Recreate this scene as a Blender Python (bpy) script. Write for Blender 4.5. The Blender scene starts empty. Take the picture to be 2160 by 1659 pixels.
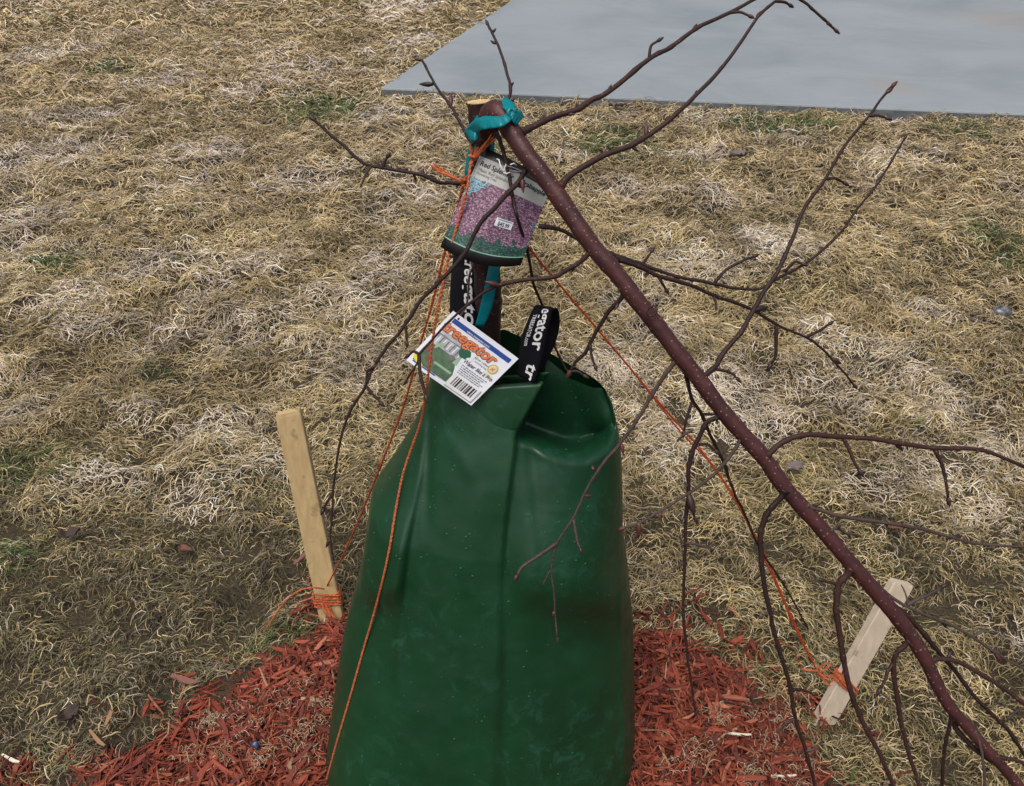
import bpy, math, random
import numpy as np
from mathutils import Vector, noise as mnoise
from mathutils.bvhtree import BVHTree

random.seed(7)
rng = np.random.default_rng(11)
scene = bpy.context.scene
COL = scene.collection

# ------------------------------------------------------------------ camera
CAM_H, PITCH, F = 1.4, math.radians(34.0), 1700.0      # metres, downwards tilt, focal length in photo pixels (photo 2160 wide)
CP, SP = math.cos(PITCH), math.sin(PITCH)
cam_data = bpy.data.cameras.new('camera')
cam_data.sensor_fit = 'HORIZONTAL'
cam_data.sensor_width = 36.0
cam_data.lens = 36.0 * F / 2160.0
cam_data.clip_start = 0.02
cam_data.clip_end = 600.0
cam = bpy.data.objects.new('camera', cam_data)
COL.objects.link(cam)
cam.location = (0, 0, CAM_H)
cam.rotation_euler = (math.pi / 2 - PITCH, 0, 0)
scene.camera = cam

# ------------------------------------------------------------------ sky, sun, exposure (overcast)
SUN_EL, SUN_AZ = math.radians(68), math.radians(205)
world = bpy.data.worlds.new('World')
scene.world = world
world.use_nodes = True
wn = world.node_tree.nodes
wn.clear()
w_out = wn.new('ShaderNodeOutputWorld')
w_bg = wn.new('ShaderNodeBackground')
w_sky = wn.new('ShaderNodeTexSky')
w_sky.sky_type = 'NISHITA'
w_sky.sun_disc = False
w_sky.sun_elevation = SUN_EL
w_sky.sun_rotation = SUN_AZ
w_sky.air_density = 0.75
w_sky.dust_density = 6.5
w_sky.ozone_density = 1.0
w_bg.inputs['Strength'].default_value = 0.10
world.node_tree.links.new(w_sky.outputs[0], w_bg.inputs['Color'])
world.node_tree.links.new(w_bg.outputs[0], w_out.inputs['Surface'])
sun_data = bpy.data.lights.new('sun', 'SUN')
sun_data.energy = 1.15
sun_data.angle = math.radians(35)
sun_data.color = (1.0, 0.95, 0.88)
sun = bpy.data.objects.new('sun', sun_data)
COL.objects.link(sun)
sd = Vector((math.sin(SUN_AZ) * math.cos(SUN_EL), math.cos(SUN_AZ) * math.cos(SUN_EL), math.sin(SUN_EL)))
sun.rotation_euler = sd.to_track_quat('Z', 'Y').to_euler()
vs = scene.view_settings
vs.view_transform = 'Standard'
vs.look = 'None'
vs.exposure = 0.45
vs.gamma = 1.0
vs.use_curve_mapping = False
scene.cycles.max_bounces = 6

# ------------------------------------------------------------------ helpers
def W(px, py, d):
    """World point seen at photo pixel px,py at depth d along the view axis."""
    a = (px - 1080.0) / F * d
    b = (py - 829.5) / F * d
    return Vector((a, d * CP - b * SP, CAM_H - d * SP - b * CP))

def ray(px, py):
    a = (px - 1080.0) / F
    b = (py - 829.5) / F
    return Vector((a, CP - b * SP, -SP - b * CP))

def G(px, py, z=0.0):
    r = ray(px, py)
    return Vector((0, 0, CAM_H)) + r * ((z - CAM_H) / r.z)

def plane_y(px, py, y):
    r = ray(px, py)
    return Vector((0, 0, CAM_H)) + r * (y / r.y)

def project(v):
    d = v[1] * CP + (CAM_H - v[2]) * SP
    b = -v[1] * SP + (CAM_H - v[2]) * CP
    return 1080.0 + F * v[0] / d, 829.5 + F * b / d

def tag(o, label=None, cat=None, group=None, kind=None):
    if label: o['label'] = label
    if cat: o['category'] = cat
    if group: o['group'] = group
    if kind: o['kind'] = kind
    return o

def empty(name, loc):
    o = bpy.data.objects.new(name, None)
    o.empty_display_size = 0.05
    COL.objects.link(o)
    o.location = loc
    return o

class MB:
    def __init__(s): s.v = []; s.f = []; s.mi = []; s.m = 0
    def add(s, vs_, fs):
        n = len(s.v)
        s.v += [tuple(p) for p in vs_]
        s.f += [tuple(i + n for i in f) for f in fs]
        s.mi += [s.m] * len(fs)
    def tube(s, pts, radii, sides=8, cap=True, squash=1.0):
        pts = [Vector(p) for p in pts]
        n = len(pts)
        vs_, fs = [], []
        t = (pts[1] - pts[0]).normalized()
        ref = Vector((0, 0, 1)) if abs(t.z) < 0.9 else Vector((1, 0, 0))
        nrm = t.cross(ref).normalized()
        for i in range(n):
            t2 = (pts[min(i + 1, n - 1)] - pts[max(i - 1, 0)])
            if t2.length > 1e-9: t = t2.normalized()
            nrm = (nrm - t * nrm.dot(t))
            nrm = nrm.normalized() if nrm.length > 1e-9 else t.orthogonal().normalized()
            bi = t.cross(nrm)
            for k in range(sides):
                a = 2 * math.pi * k / sides
                vs_.append(pts[i] + (nrm * math.cos(a) + bi * math.sin(a) * squash) * radii[i])
        for i in range(n - 1):
            for k in range(sides):
                k2 = (k + 1) % sides
                fs.append((i * sides + k, i * sides + k2, (i + 1) * sides + k2, (i + 1) * sides + k))
        if cap:
            fs.append(tuple(reversed(range(sides))))
            fs.append(tuple((n - 1) * sides + k for k in range(sides)))
        s.add(vs_, fs)
    def grid(s, rows, closed=False):
        """rows: list of lists of points"""
        n, m = len(rows), len(rows[0])
        vs_ = [p for r in rows for p in r]
        fs = []
        for i in range(n - 1):
            for k in range(m if closed else m - 1):
                k2 = (k + 1) % m
                fs.append((i * m + k, i * m + k2, (i + 1) * m + k2, (i + 1) * m + k))
        s.add(vs_, fs)
    def build(s, name, mats, parent=None, smooth=True):
        me = bpy.data.meshes.new(name)
        me.from_pydata(s.v, [], s.f)
        if not isinstance(mats, (list, tuple)): mats = [mats]
        for m in mats: me.materials.append(m)
        me.polygons.foreach_set('material_index', s.mi)
        me.polygons.foreach_set('use_smooth', [smooth] * len(me.polygons))
        me.update()
        o = bpy.data.objects.new(name, me)
        COL.objects.link(o)
        if parent is not None:
            o.parent = parent
            if parent.type == 'EMPTY' and parent.parent is None:
                for v in me.vertices: v.co -= parent.location
            elif parent.parent is not None and parent.parent.type == 'EMPTY':
                for v in me.vertices: v.co -= parent.parent.location
        return o

def cr(pts, n=6):
    """Catmull-Rom through a list of tuples/Vectors of any length."""
    P = [np.array(p, float) for p in pts]
    if len(P) < 3:
        return [P[0] + (P[-1] - P[0]) * i / n for i in range(n + 1)]
    P = [2 * P[0] - P[1]] + P + [2 * P[-1] - P[-2]]
    out = []
    for i in range(1, len(P) - 2):
        a, b, c, d = P[i - 1:i + 3]
        for k in range(n):
            t = k / n
            out.append(0.5 * (2 * b + (c - a) * t + (2 * a - 5 * b + 4 * c - d) * t * t + (3 * b - a - 3 * c + d) * t ** 3))
    out.append(P[-2])
    return out

# ------------------------------------------------------------------ materials
class NT:
    def __init__(s, name, rough=0.6, spec=0.5):
        s.m = bpy.data.materials.new(name)
        s.m.use_nodes = True
        s.t = s.m.node_tree
        s.b = s.t.nodes['Principled BSDF']
        s.b.inputs['Roughness'].default_value = rough
        s.b.inputs['Specular IOR Level'].default_value = spec
    def n(s, typ, **kw):
        x = s.t.nodes.new(typ)
        for k, v in kw.items():
            if k.startswith('_'): setattr(x, k[1:], v)
            else: x.inputs[k.replace('__', ' ')].default_value = v
        return x
    def l(s, a, b): s.t.links.new(a, b)
    def coord(s, which='Object'):
        return s.n('ShaderNodeTexCoord').outputs[which]
    def noise(s, scale, detail=4, rough=0.55, vec=None, dist=0.0):
        x = s.n('ShaderNodeTexNoise', Scale=scale, Detail=detail, Roughness=rough, Distortion=dist)
        s.l(vec if vec is not None else s.coord(), x.inputs['Vector'])
        return x.outputs['Fac']
    def ramp(s, fac, stops):
        r = s.n('ShaderNodeValToRGB')
        el = r.color_ramp.elements
        while len(el) < len(stops): el.new(0.5)
        for e, (p, c) in zip(el, stops):
            e.position = p
            e.color = (*c, 1) if len(c) == 3 else c
        s.l(fac, r.inputs['Fac'])
        return r.outputs['Color']
    def mix(s, fac, a, b, mode='MIX'):
        x = s.n('ShaderNodeMix', _data_type='RGBA', _blend_type=mode)
        for k, v in ((0, fac), (6, a), (7, b)):
            if hasattr(v, 'is_linked'): s.l(v, x.inputs[k])
            else: x.inputs[k].default_value = v if k == 0 else (*v, 1)
        return x.outputs[2]
    def math(s, op, a, b=0.0):
        x = s.n('ShaderNodeMath', _operation=op)
        for k, v in ((0, a), (1, b)):
            if hasattr(v, 'is_linked'): s.l(v, x.inputs[k])
            else: x.inputs[k].default_value = v
        return x.outputs[0]
    def color(s, c):
        if hasattr(c, 'is_linked'): s.l(c, s.b.inputs['Base Color'])
        else: s.b.inputs['Base Color'].default_value = (*c, 1)
    def bump(s, h, strength=0.3, dist=0.002):
        x = s.n('ShaderNodeBump', Strength=strength, Distance=dist)
        s.l(h, x.inputs['Height'])
        s.l(x.outputs[0], s.b.inputs['Normal'])

def plain(name, c, rough=0.6, spec=0.5):
    t = NT(name, rough, spec); t.color(c); return t.m

def m_bark(name, base, dark, spots=0.75, rough=0.42):
    t = NT(name, rough, 0.30)
    v = t.coord()
    c = t.ramp(t.noise(26, 7, 0.7, vec=v, dist=0.8), [(0.32, dark), (0.66, base)])
    vo = t.n('ShaderNodeTexVoronoi', Scale=175.0); t.l(v, vo.inputs['Vector'])
    keep = t.math('GREATER_THAN', t.n('ShaderNodeSeparateColor').outputs[0], 0.12)
    sep = keep.node.inputs[0].links[0].from_node
    t.l(vo.outputs['Color'], sep.inputs[0])
    sp = t.math('MULTIPLY', t.math('LESS_THAN', vo.outputs['Distance'], 0.17), keep)
    t.color(t.mix(t.math('MULTIPLY', sp, spots), c, (0.30, 0.19, 0.15)))
    t.bump(t.math('ADD', t.noise(110, 6, 0.7, vec=v), t.math('MULTIPLY', sp, 0.8)), 0.6, 0.0016)
    return t.m

M_leader = m_bark('reddish_bark', (0.082, 0.028, 0.026), (0.038, 0.015, 0.016), 0.72)
M_trunk = m_bark('dark_bark', (0.040, 0.019, 0.017), (0.018, 0.010, 0.010), 0.5, 0.5)
M_branch = m_bark('branch_bark', (0.052, 0.022, 0.017), (0.024, 0.012, 0.010), 0.35, 0.6)
M_twig = m_bark('twig_bark', (0.036, 0.017, 0.013), (0.016, 0.009, 0.008), 0.2, 0.6)
M_greytwig = m_bark('grey_twig_bark', (0.085, 0.060, 0.050), (0.040, 0.028, 0.026), 0.2, 0.6)
M_bud = plain('bud_scales', (0.085, 0.026, 0.026), 0.5)
M_darkbud = plain('dark_bud_scales', (0.030, 0.014, 0.013), 0.5)

t = NT('sawn_wood', 0.7); v = t.coord()
w_ = t.n('ShaderNodeTexWave', Scale=180.0, Distortion=2.0, _wave_type='RINGS'); t.l(v, w_.inputs['Vector'])
t.color(t.mix(t.math('MULTIPLY', w_.outputs['Fac'], 0.4), t.ramp(t.noise(90, 4, vec=v), [(0.35, (0.62, 0.42, 0.20)), (0.7, (0.75, 0.58, 0.33))]), (0.42, 0.26, 0.11)))
M_cut = t.m

def m_stake(name, a, b, dirt):
    t = NT(name, 0.65, 0.3); v = t.coord()
    mp = t.n('ShaderNodeMapping'); mp.inputs['Scale'].default_value = (90, 90, 4); t.l(v, mp.inputs['Vector'])
    c = t.ramp(t.noise(1.0, 4, vec=mp.outputs[0]), [(0.3, a), (0.7, b)])
    sp = t.ramp(t.noise(45, 3, vec=v), [(0.60, (0, 0, 0)), (0.72, (1, 1, 1))])
    t.color(t.mix(t.math('MULTIPLY', sp, 0.55), c, dirt))
    t.bump(t.noise(1.0, 3, vec=mp.outputs[0]), 0.25, 0.001)
    return t.m
M_stake_l = m_stake('weathered_yellow_pine', (0.44, 0.315, 0.150), (0.57, 0.435, 0.225), (0.22, 0.155, 0.075))
M_stake_r = m_stake('pale_pine', (0.50, 0.42, 0.31), (0.60, 0.52, 0.40), (0.20, 0.14, 0.07))

def m_twine(name, c, c2):
    t = NT(name, 0.75, 0.2); v = t.coord()
    w2 = t.n('ShaderNodeTexNoise', Scale=320.0, Detail=2.0); t.l(v, w2.inputs['Vector'])
    t.color(t.ramp(w2.outputs['Fac'], [(0.3, c2), (0.65, c)]))
    t.bump(w2.outputs['Fac'], 0.6, 0.001)
    return t.m
M_twine = m_twine('orange_twine', (0.56, 0.155, 0.065), (0.36, 0.080, 0.030))
M_twine_red = m_twine('thin_orange_twine', (0.50, 0.075, 0.020), (0.30, 0.040, 0.010))

t = NT('teal_ribbon_film', 0.28, 0.5)
t.color((0.0, 0.25, 0.285))
t.b.inputs['Transmission Weight'].default_value = 0.0
tr = t.n('ShaderNodeBsdfTranslucent'); tr.inputs['Color'].default_value = (0.0, 0.60, 0.66, 1)
mx = t.n('ShaderNodeMixShader', Fac=0.30)
t.l(t.b.outputs[0], mx.inputs[1]); t.l(tr.outputs[0], mx.inputs[2])
t.l(mx.outputs[0], t.t.nodes['Material Output'].inputs['Surface'])
M_ribbon = t.m

# green vinyl: smooth wet sheen with fine weave and tiny beads of rain
t = NT('green_vinyl', 0.36, 0.5); v = t.coord()
c = t.ramp(t.noise(7, 5, vec=v), [(0.3, (0.0030, 0.034, 0.0115)), (0.7, (0.0048, 0.050, 0.0170))])
sheen_scuff = t.ramp(t.noise(30, 7, 0.75, vec=v, dist=1.0), [(0.52, (0, 0, 0)), (0.78, (1, 1, 1))])  # scuffs and blotchy sheen, painted as paler teal in the base colour
t.color(t.mix(t.math('MULTIPLY', t.math('MULTIPLY', sheen_scuff, 0.62), t.ramp(t.noise(4.5, 3, vec=v), [(0.42, (0.12,) * 3), (0.62, (1, 1, 1))])), c, (0.030, 0.14, 0.090)))
vo = t.n('ShaderNodeTexVoronoi', Scale=190.0); t.l(v, vo.inputs['Vector'])
beads = t.math('SUBTRACT', 0.30, vo.outputs['Distance'])
beads = t.math('MAXIMUM', beads, 0.0)
big = t.math('MULTIPLY', beads, t.noise(14, 3, vec=v))
fine = t.noise(900, 2, vec=v)
h = t.math('ADD', t.math('MULTIPLY', big, 1.2), t.math('MULTIPLY', fine, 0.10))
t.bump(h, 0.30, 0.0016)
t.l(t.ramp(t.noise(30, 4, vec=v), [(0.3, (0.34,) * 3), (0.7, (0.50,) * 3)]), t.b.inputs['Roughness'])
M_vinyl = t.m
M_webbing = None
t = NT('black_webbing', 0.75, 0.15); v = t.coord()
w2 = t.n('ShaderNodeTexWave', Scale=420.0); t.l(v, w2.inputs['Vector'])
t.color((0.005, 0.005, 0.008)); t.bump(w2.outputs['Fac'], 0.25, 0.0006)
M_webbing = t.m
M_print_white = plain('white_print', (0.72, 0.72, 0.72), 0.55)
M_black = plain('black_plastic', (0.008, 0.008, 0.009), 0.4)
M_blackprint = plain('black_print', (0.02, 0.02, 0.022), 0.5)
M_greyprint = plain('grey_print', (0.16, 0.17, 0.17), 0.5)
M_card = plain('white_card', (0.74, 0.78, 0.83), 0.45)
M_blue = plain('blue_print', (0.010, 0.055, 0.27), 0.45)
M_orange = plain('orange_print', (0.68, 0.19, 0.065), 0.45)
M_darkorange = plain('dark_outline_print', (0.10, 0.045, 0.02), 0.5)
M_gold = plain('gold_print', (0.56, 0.43, 0.13), 0.4)
M_lightgold = plain('light_gold_print', (0.68, 0.62, 0.38), 0.4)
M_yellow = plain('yellow_print', (0.72, 0.62, 0.05), 0.45)
M_treegreen = plain('tree_green_print', (0.012, 0.10, 0.055), 0.5)
M_pgreen = plain('pale_green_print', (0.30, 0.46, 0.30), 0.5)
M_string = plain('white_string', (0.75, 0.74, 0.70), 0.7)
M_whiteband = plain('label_white_film', (0.44, 0.46, 0.43), 0.4)
M_greenline = plain('pale_green_line', (0.22, 0.42, 0.32), 0.4)
t = NT('lawn_picture', 0.45); v = t.coord()
t.color(t.ramp(t.noise(120, 4, vec=v), [(0.3, (0.045, 0.10, 0.055)), (0.55, (0.09, 0.17, 0.09)), (0.75, (0.17, 0.17, 0.13))]))
M_lawnpic = t.m
t = NT('house_picture', 0.45); v = t.coord()
t.color(t.ramp(t.noise(160, 3, vec=v), [(0.35, (0.30, 0.32, 0.35)), (0.7, (0.58, 0.60, 0.62))]))
M_housepic = t.m
M_redpic = plain('flower_bed_print', (0.17, 0.075, 0.065), 0.5)

# blossom photograph on the plant tag (flat print): pink flowers, sky corner, dark leaves
t = NT('blossom_photo', 0.35); uv = t.n('ShaderNodeUVMap').outputs[0]
v1 = t.n('ShaderNodeTexVoronoi', Scale=34.0); t.l(uv, v1.inputs['Vector'])
v2 = t.n('ShaderNodeTexVoronoi', Scale=70.0); t.l(uv, v2.inputs['Vector'])
sepc = t.n('ShaderNodeSeparateColor'); t.l(v2.outputs['Color'], sepc.inputs[0])
pink = t.ramp(sepc.outputs[0], [(0.0, (0.03, 0.04, 0.045)), (0.22, (0.060, 0.028, 0.052)), (0.5, (0.17, 0.070, 0.125)), (0.8, (0.31, 0.155, 0.245)), (1.0, (0.48, 0.33, 0.42))])
leaf = t.ramp(sepc.outputs[1], [(0.0, (0.004, 0.018, 0.014)), (0.6, (0.012, 0.060, 0.042)), (1.0, (0.06, 0.17, 0.13))])
sky = t.ramp(sepc.outputs[2], [(0.0, (0.03, 0.07, 0.09)), (0.5, (0.16, 0.32, 0.40)), (1.0, (0.36, 0.54, 0.60))])
suv = t.n('ShaderNodeSeparateXYZ'); t.l(uv, suv.inputs[0])
nz = t.noise(9, 4, vec=uv)
leafm = t.math('GREATER_THAN', t.math('ADD', suv.outputs['Y'], t.math('MULTIPLY', t.math('SUBTRACT', nz, 0.5), 0.55)), 0.80)
skyq = t.math('ADD', t.math('MULTIPLY', suv.outputs['X'], 1.25), t.math('MULTIPLY', suv.outputs['Y'], 0.85))
skym = t.math('LESS_THAN', t.math('ADD', skyq, t.math('MULTIPLY', t.math('SUBTRACT', nz, 0.5), 0.7)), 0.30)
rl = t.math('GREATER_THAN', t.math('ADD', suv.outputs['X'], t.math('MULTIPLY', t.math('SUBTRACT', t.noise(6, 3, vec=uv), 0.5), 0.6)), 1.02)
c = t.mix(skym, pink, sky); c = t.mix(rl, c, t.mix(0.5, leaf, sky)); c = t.mix(leafm, c, leaf)
t.color(c); M_blossom = t.m

# ground materials
t = NT('soil_thatch', 0.9, 0.2); v = t.coord()
c1 = t.ramp(t.noise(150, 6, 0.8, vec=v, dist=2.0), [(0.36, (0.018, 0.014, 0.010)), (0.52, (0.050, 0.040, 0.024)), (0.62, (0.11, 0.088, 0.048)), (0.75, (0.20, 0.16, 0.09))])
far = t.ramp(t.noise(5, 6, 0.65, vec=v), [(0.3, (0.19, 0.145, 0.075)), (0.7, (0.32, 0.26, 0.155))])
gp = t.n('ShaderNodeSeparateXYZ'); t.l(v, gp.inputs[0])
r2 = t.math('SQRT', t.math('ADD', t.math('MULTIPLY', gp.outputs[0], gp.outputs[0]), t.math('MULTIPLY', gp.outputs[1], gp.outputs[1])))
ff = t.n('ShaderNodeMapRange'); ff.inputs['From Min'].default_value = 5.0; ff.inputs['From Max'].default_value = 12.0; t.l(r2, ff.inputs['Value'])
t.color(t.mix(ff.outputs[0], c1, far)); t.bump(t.noise(45, 6, 0.7, vec=v), 0.8, 0.01); M_soil = t.m

t = NT('mulch_base', 0.9, 0.2); v = t.coord()
t.color(t.ramp(t.noise(80, 5, 0.7, vec=v), [(0.3, (0.030, 0.010, 0.008)), (0.6, (0.10, 0.026, 0.018)), (0.8, (0.17, 0.045, 0.03))]))
t.bump(t.noise(70, 6, 0.7, vec=v), 0.8, 0.008); M_mulchbase = t.m

def m_chip(name, use_attr):
    t = NT(name, 0.72, 0.3); v = t.coord()
    if use_attr:
        a = t.n('ShaderNodeAttribute', _attribute_name='tint'); base = a.outputs['Color']
    else:
        oi = t.n('ShaderNodeObjectInfo')
        base = t.ramp(oi.outputs['Random'], [(0.0, (0.12, 0.032, 0.026)), (0.25, (0.20, 0.044, 0.028)), (0.6, (0.27, 0.058, 0.033)), (0.85, (0.32, 0.077, 0.044)), (1.0, (0.36, 0.125, 0.075))])
    mp = t.n('ShaderNodeMapping'); mp.inputs['Scale'].default_value = (30, 400, 400); t.l(v, mp.inputs['Vector'])
    g = t.noise(1.0, 4, vec=mp.outputs[0]) if not use_attr else t.noise(140, 3, vec=v)
    t.color(t.mix(1.0, base, t.ramp(g, [(0.3, (0.62,) * 3), (0.7, (1.1,) * 3)]), 'MULTIPLY'))
    t.bump(g, 0.5, 0.001)
    return t.m
M_chip = m_chip('red_dyed_wood', False)
M_shred = m_chip('red_dyed_shreds', True)

t = NT('concrete', 0.55, 0.4); v = t.coord()
c = t.ramp(t.noise(0.9, 7, 0.66, vec=v, dist=0.6), [(0.32, (0.195, 0.232, 0.246)), (0.5, (0.25, 0.287, 0.298)), (0.68, (0.30, 0.335, 0.342))])
mp = t.n('ShaderNodeMapping'); mp.inputs['Scale'].default_value = (3, 160, 1); t.l(v, mp.inputs['Vector'])
br = t.noise(1.0, 3, vec=mp.outputs[0])
c = t.mix(0.24, c, t.ramp(br, [(0.3, (0.18, 0.212, 0.232)), (0.7, (0.32, 0.358, 0.375))]))
c = t.mix(t.math('MULTIPLY', t.ramp(t.noise(55, 5, 0.8, vec=v), [(0.62, (0, 0, 0)), (0.75, (1, 1, 1))]), 0.35), c, (0.15, 0.17, 0.18))
def stain(c, px, py, rx, ry, col, amt):
    p = G(px, py, 0.05); q = G(px + rx, py, 0.05); w = G(px, py - ry, 0.05)
    sx, sy = abs(q.x - p.x), abs(w.y - p.y)
    mpn = t.n('ShaderNodeMapping'); mpn.inputs['Location'].default_value = (-p.x / sx, -p.y / sy, 0); mpn.inputs['Scale'].default_value = (1 / sx, 1 / sy, 0)
    t.l(v, mpn.inputs['Vector'])
    ln = t.n('ShaderNodeVectorMath', _operation='LENGTH'); t.l(mpn.outputs[0], ln.inputs[0])
    d = t.math('ADD', ln.outputs['Value'], t.math('MULTIPLY', t.math('SUBTRACT', t.noise(4, 5, vec=v), 0.5), 1.6))
    f = t.ramp(d, [(0.35, (amt,) * 3), (1.1, (0, 0, 0))])
    return t.mix(f, c, col)
c = stain(c, 2130, 45, 110, 32, (0.29, 0.255, 0.215), 0.5)
c = stain(c, 1880, 185, 60, 22, (0.31, 0.27, 0.235), 0.4)
t.color(c); t.bump(t.math('ADD', br, t.noise(120, 4, vec=v)), 0.25, 0.002); M_concrete = t.m
M_slabside = None
t = NT('concrete_side', 0.8, 0.2); v = t.coord()
t.color(t.ramp(t.noise(18, 5, 0.7, vec=v), [(0.3, (0.10, 0.115, 0.125)), (0.7, (0.19, 0.21, 0.22))])); t.bump(t.noise(60, 4, vec=v), 0.5, 0.004); M_slabside = t.m

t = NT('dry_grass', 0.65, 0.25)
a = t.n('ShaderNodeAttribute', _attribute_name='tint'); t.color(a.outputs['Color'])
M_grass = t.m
M_leafgrey = plain('grey_dead_leaf', (0.15, 0.125, 0.118), 0.8)
M_leafbrown = plain('brown_dead_leaf', (0.045, 0.028, 0.022), 0.75)
M_leafrust = plain('rust_dead_leaf', (0.14, 0.060, 0.036), 0.75)

# ------------------------------------------------------------------ terrain height
def hash_grid(seed, n=256): return np.random.default_rng(seed).random((n, n))
_HG = {k: hash_grid(k) for k in range(12)}
def vnoise(x, y, scale, seed):
    g = _HG[seed]; n = g.shape[0]
    X = np.asarray(x) * scale + 37.3; Y = np.asarray(y) * scale + 11.7
    xi = np.floor(X).astype(int); yi = np.floor(Y).astype(int)
    fx = X - xi; fy = Y - yi
    fx = fx * fx * (3 - 2 * fx); fy = fy * fy * (3 - 2 * fy)
    a = g[xi % n, yi % n]; b = g[(xi + 1) % n, yi % n]; c = g[xi % n, (yi + 1) % n]; d = g[(xi + 1) % n, (yi + 1) % n]
    return (a * (1 - fx) + b * fx) * (1 - fy) + (c * (1 - fx) + d * fx) * fy
def fbm(x, y, scale, seed, oct=3):
    s = 0; a = 1.0; tot = 0
    for o in range(oct):
        s = s + a * vnoise(x, y, scale * 2 ** o, (seed + o) % 12); tot += a; a *= 0.5
    return s / tot
def smooth(e0, e1, x):
    t_ = np.clip((x - e0) / (e1 - e0), 0, 1); return t_ * t_ * (3 - 2 * t_)

MULCH_PX = [(-60, 1700), (90, 1662), (200, 1600), (330, 1545), (390, 1480), (470, 1432), (585, 1380), (638, 1335), (668, 1296), (720, 1278), (800, 1255), (1020, 1235), (1240, 1270),
            (1340, 1338), (1440, 1345), (1500, 1385), (1590, 1420), (1640, 1475), (1720, 1545), (1765, 1605), (1800, 1665), (1840, 1760)]
MULCH = [G(*p)[:2] for p in MULCH_PX]
MULCH = [tuple(p) for p in MULCH] + [(0.50, 0.36), (0.15, 0.22), (-0.30, 0.22), (-0.75, 0.42)]
MPOLY = np.array(MULCH)
def poly_sd(x, y, P=MPOLY):
    """signed distance, positive inside"""
    x = np.asarray(x, float); y = np.asarray(y, float)
    d = np.full(x.shape, 1e9); inside = np.zeros(x.shape, bool)
    for i in range(len(P)):
        ax, ay = P[i]; bx, by = P[(i + 1) % len(P)]
        ex, ey = bx - ax, by - ay
        t_ = np.clip(((x - ax) * ex + (y - ay) * ey) / (ex * ex + ey * ey), 0, 1)
        d = np.minimum(d, np.hypot(x - ax - t_ * ex, y - ay - t_ * ey))
        c = ((ay > y) != (by > y)) & (x < (bx - ax) * (y - ay) / ((by - ay) if by != ay else 1e-9) + ax)
        inside ^= c
    return np.where(inside, d, -d)
def ground_h(x, y):
    x = np.asarray(x, float); y = np.asarray(y, float)
    near = 1 - smooth(9, 14, np.hypot(x, y))
    h_ = (fbm(x, y, 3.2, 1, 3) - 0.5) * 0.06 + (vnoise(x, y, 11, 4) - 0.5) * 0.040 + (vnoise(x, y, 23, 6) - 0.5) * 0.014
    s_ = poly_sd(x, y)
    h_ = h_ * (1 - 0.6 * smooth(-0.05, 0.1, s_))
    return h_ * near
def mulch_h(x, y):
    s_ = poly_sd(x, y) + (vnoise(x, y, 9, 7) - 0.5) * 0.05
    return 0.045 * smooth(0.0, 0.22, s_) + (fbm(x, y, 14, 8, 2) - 0.5) * 0.022 - 0.006

# ground sheet to the horizon
xs = np.concatenate([-np.geomspace(250, 9, 14), np.arange(-8, 8.01, 0.09), np.geomspace(9, 250, 14)])
ys = np.concatenate([-np.geomspace(250, 3, 12), np.arange(-2, 10.01, 0.09), np.geomspace(11, 250, 14)])
XX, YY = np.meshgrid(xs, ys)
ZZ = ground_h(XX, YY)
gv = np.stack([XX.ravel(), YY.ravel(), ZZ.ravel()], 1)
def np_mesh(name, verts, faces, mats, parent=None, smooth_=True, tint=None):
    me = bpy.data.meshes.new(name)
    verts = np.asarray(verts, np.float32); faces = np.asarray(faces, np.int32)
    nf, k = faces.shape
    me.vertices.add(len(verts)); me.vertices.foreach_set('co', verts.ravel())
    me.loops.add(nf * k); me.loops.foreach_set('vertex_index', faces.ravel())
    me.polygons.add(nf)
    me.polygons.foreach_set('loop_start', np.arange(0, nf * k, k, dtype=np.int32))
    me.polygons.foreach_set('use_smooth', np.full(nf, smooth_))
    me.materials.append(mats)
    me.update(calc_edges=True)
    if tint is not None:
        at = me.attributes.new('tint', 'FLOAT_COLOR', 'POINT')
        c4 = np.ones((len(verts), 4), np.float32); c4[:, :3] = tint
        at.data.foreach_set('color', c4.ravel())
    me.validate()
    o = bpy.data.objects.new(name, me)
    COL.objects.link(o)
    if parent is not None: o.parent = parent
    return o
def grid_faces(nr, nc):
    i = np.arange(nr - 1)[:, None] * nc + np.arange(nc - 1)[None]
    return np.stack([i, i + 1, i + nc + 1, i + nc], -1).reshape(-1, 4)
o = np_mesh('lawn_ground', gv, grid_faces(len(ys), len(xs)), M_soil)
tag(o, 'dark soil and thatch under the dormant lawn', kind='structure')

# ------------------------------------------------------------------ concrete pad
SLAB_Z = 0.055
A = G(803, 186, SLAB_Z); B = G(2160, 240, SLAB_Z); C = G(1080, 0, SLAB_Z)
u = (B - A).normalized(); w = (C - A).normalized()
P0 = A; P1 = A + u * 9.0; P2 = A + u * 9.0 + w * 11.0; P3 = A + w * 11.0
def slab_outline(inset, z):
    c = (P0 + P2) / 2
    out = []
    k = [P0, P1, P2, P3]
    for i in range(4):
        p, q = k[i], k[(i + 1) % 4]
        n_ = 60 if i in (0, 3) else 12
        for j in range(n_):
            x = p.lerp(q, j / n_)
            din = (c - x); din.z = 0
            jit = (mnoise.noise(x * 9.0)) * 0.006 * (1 if inset < 0.05 else 0.3)
            x2 = x + din.normalized() * (inset + jit)
            out.append((x2.x, x2.y, z))
    return out
mb = MB()
o1, o2, o3, o4 = slab_outline(0, -0.12), slab_outline(0, SLAB_Z - 0.012), slab_outline(0.004, SLAB_Z - 0.003), slab_outline(0.016, SLAB_Z)
mb.m = 1; mb.grid([o1, o2], closed=True)
mb.m = 0; mb.grid([o2, o3, o4], closed=True)
mb.add(o4, [tuple(range(len(o4)))])
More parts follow.
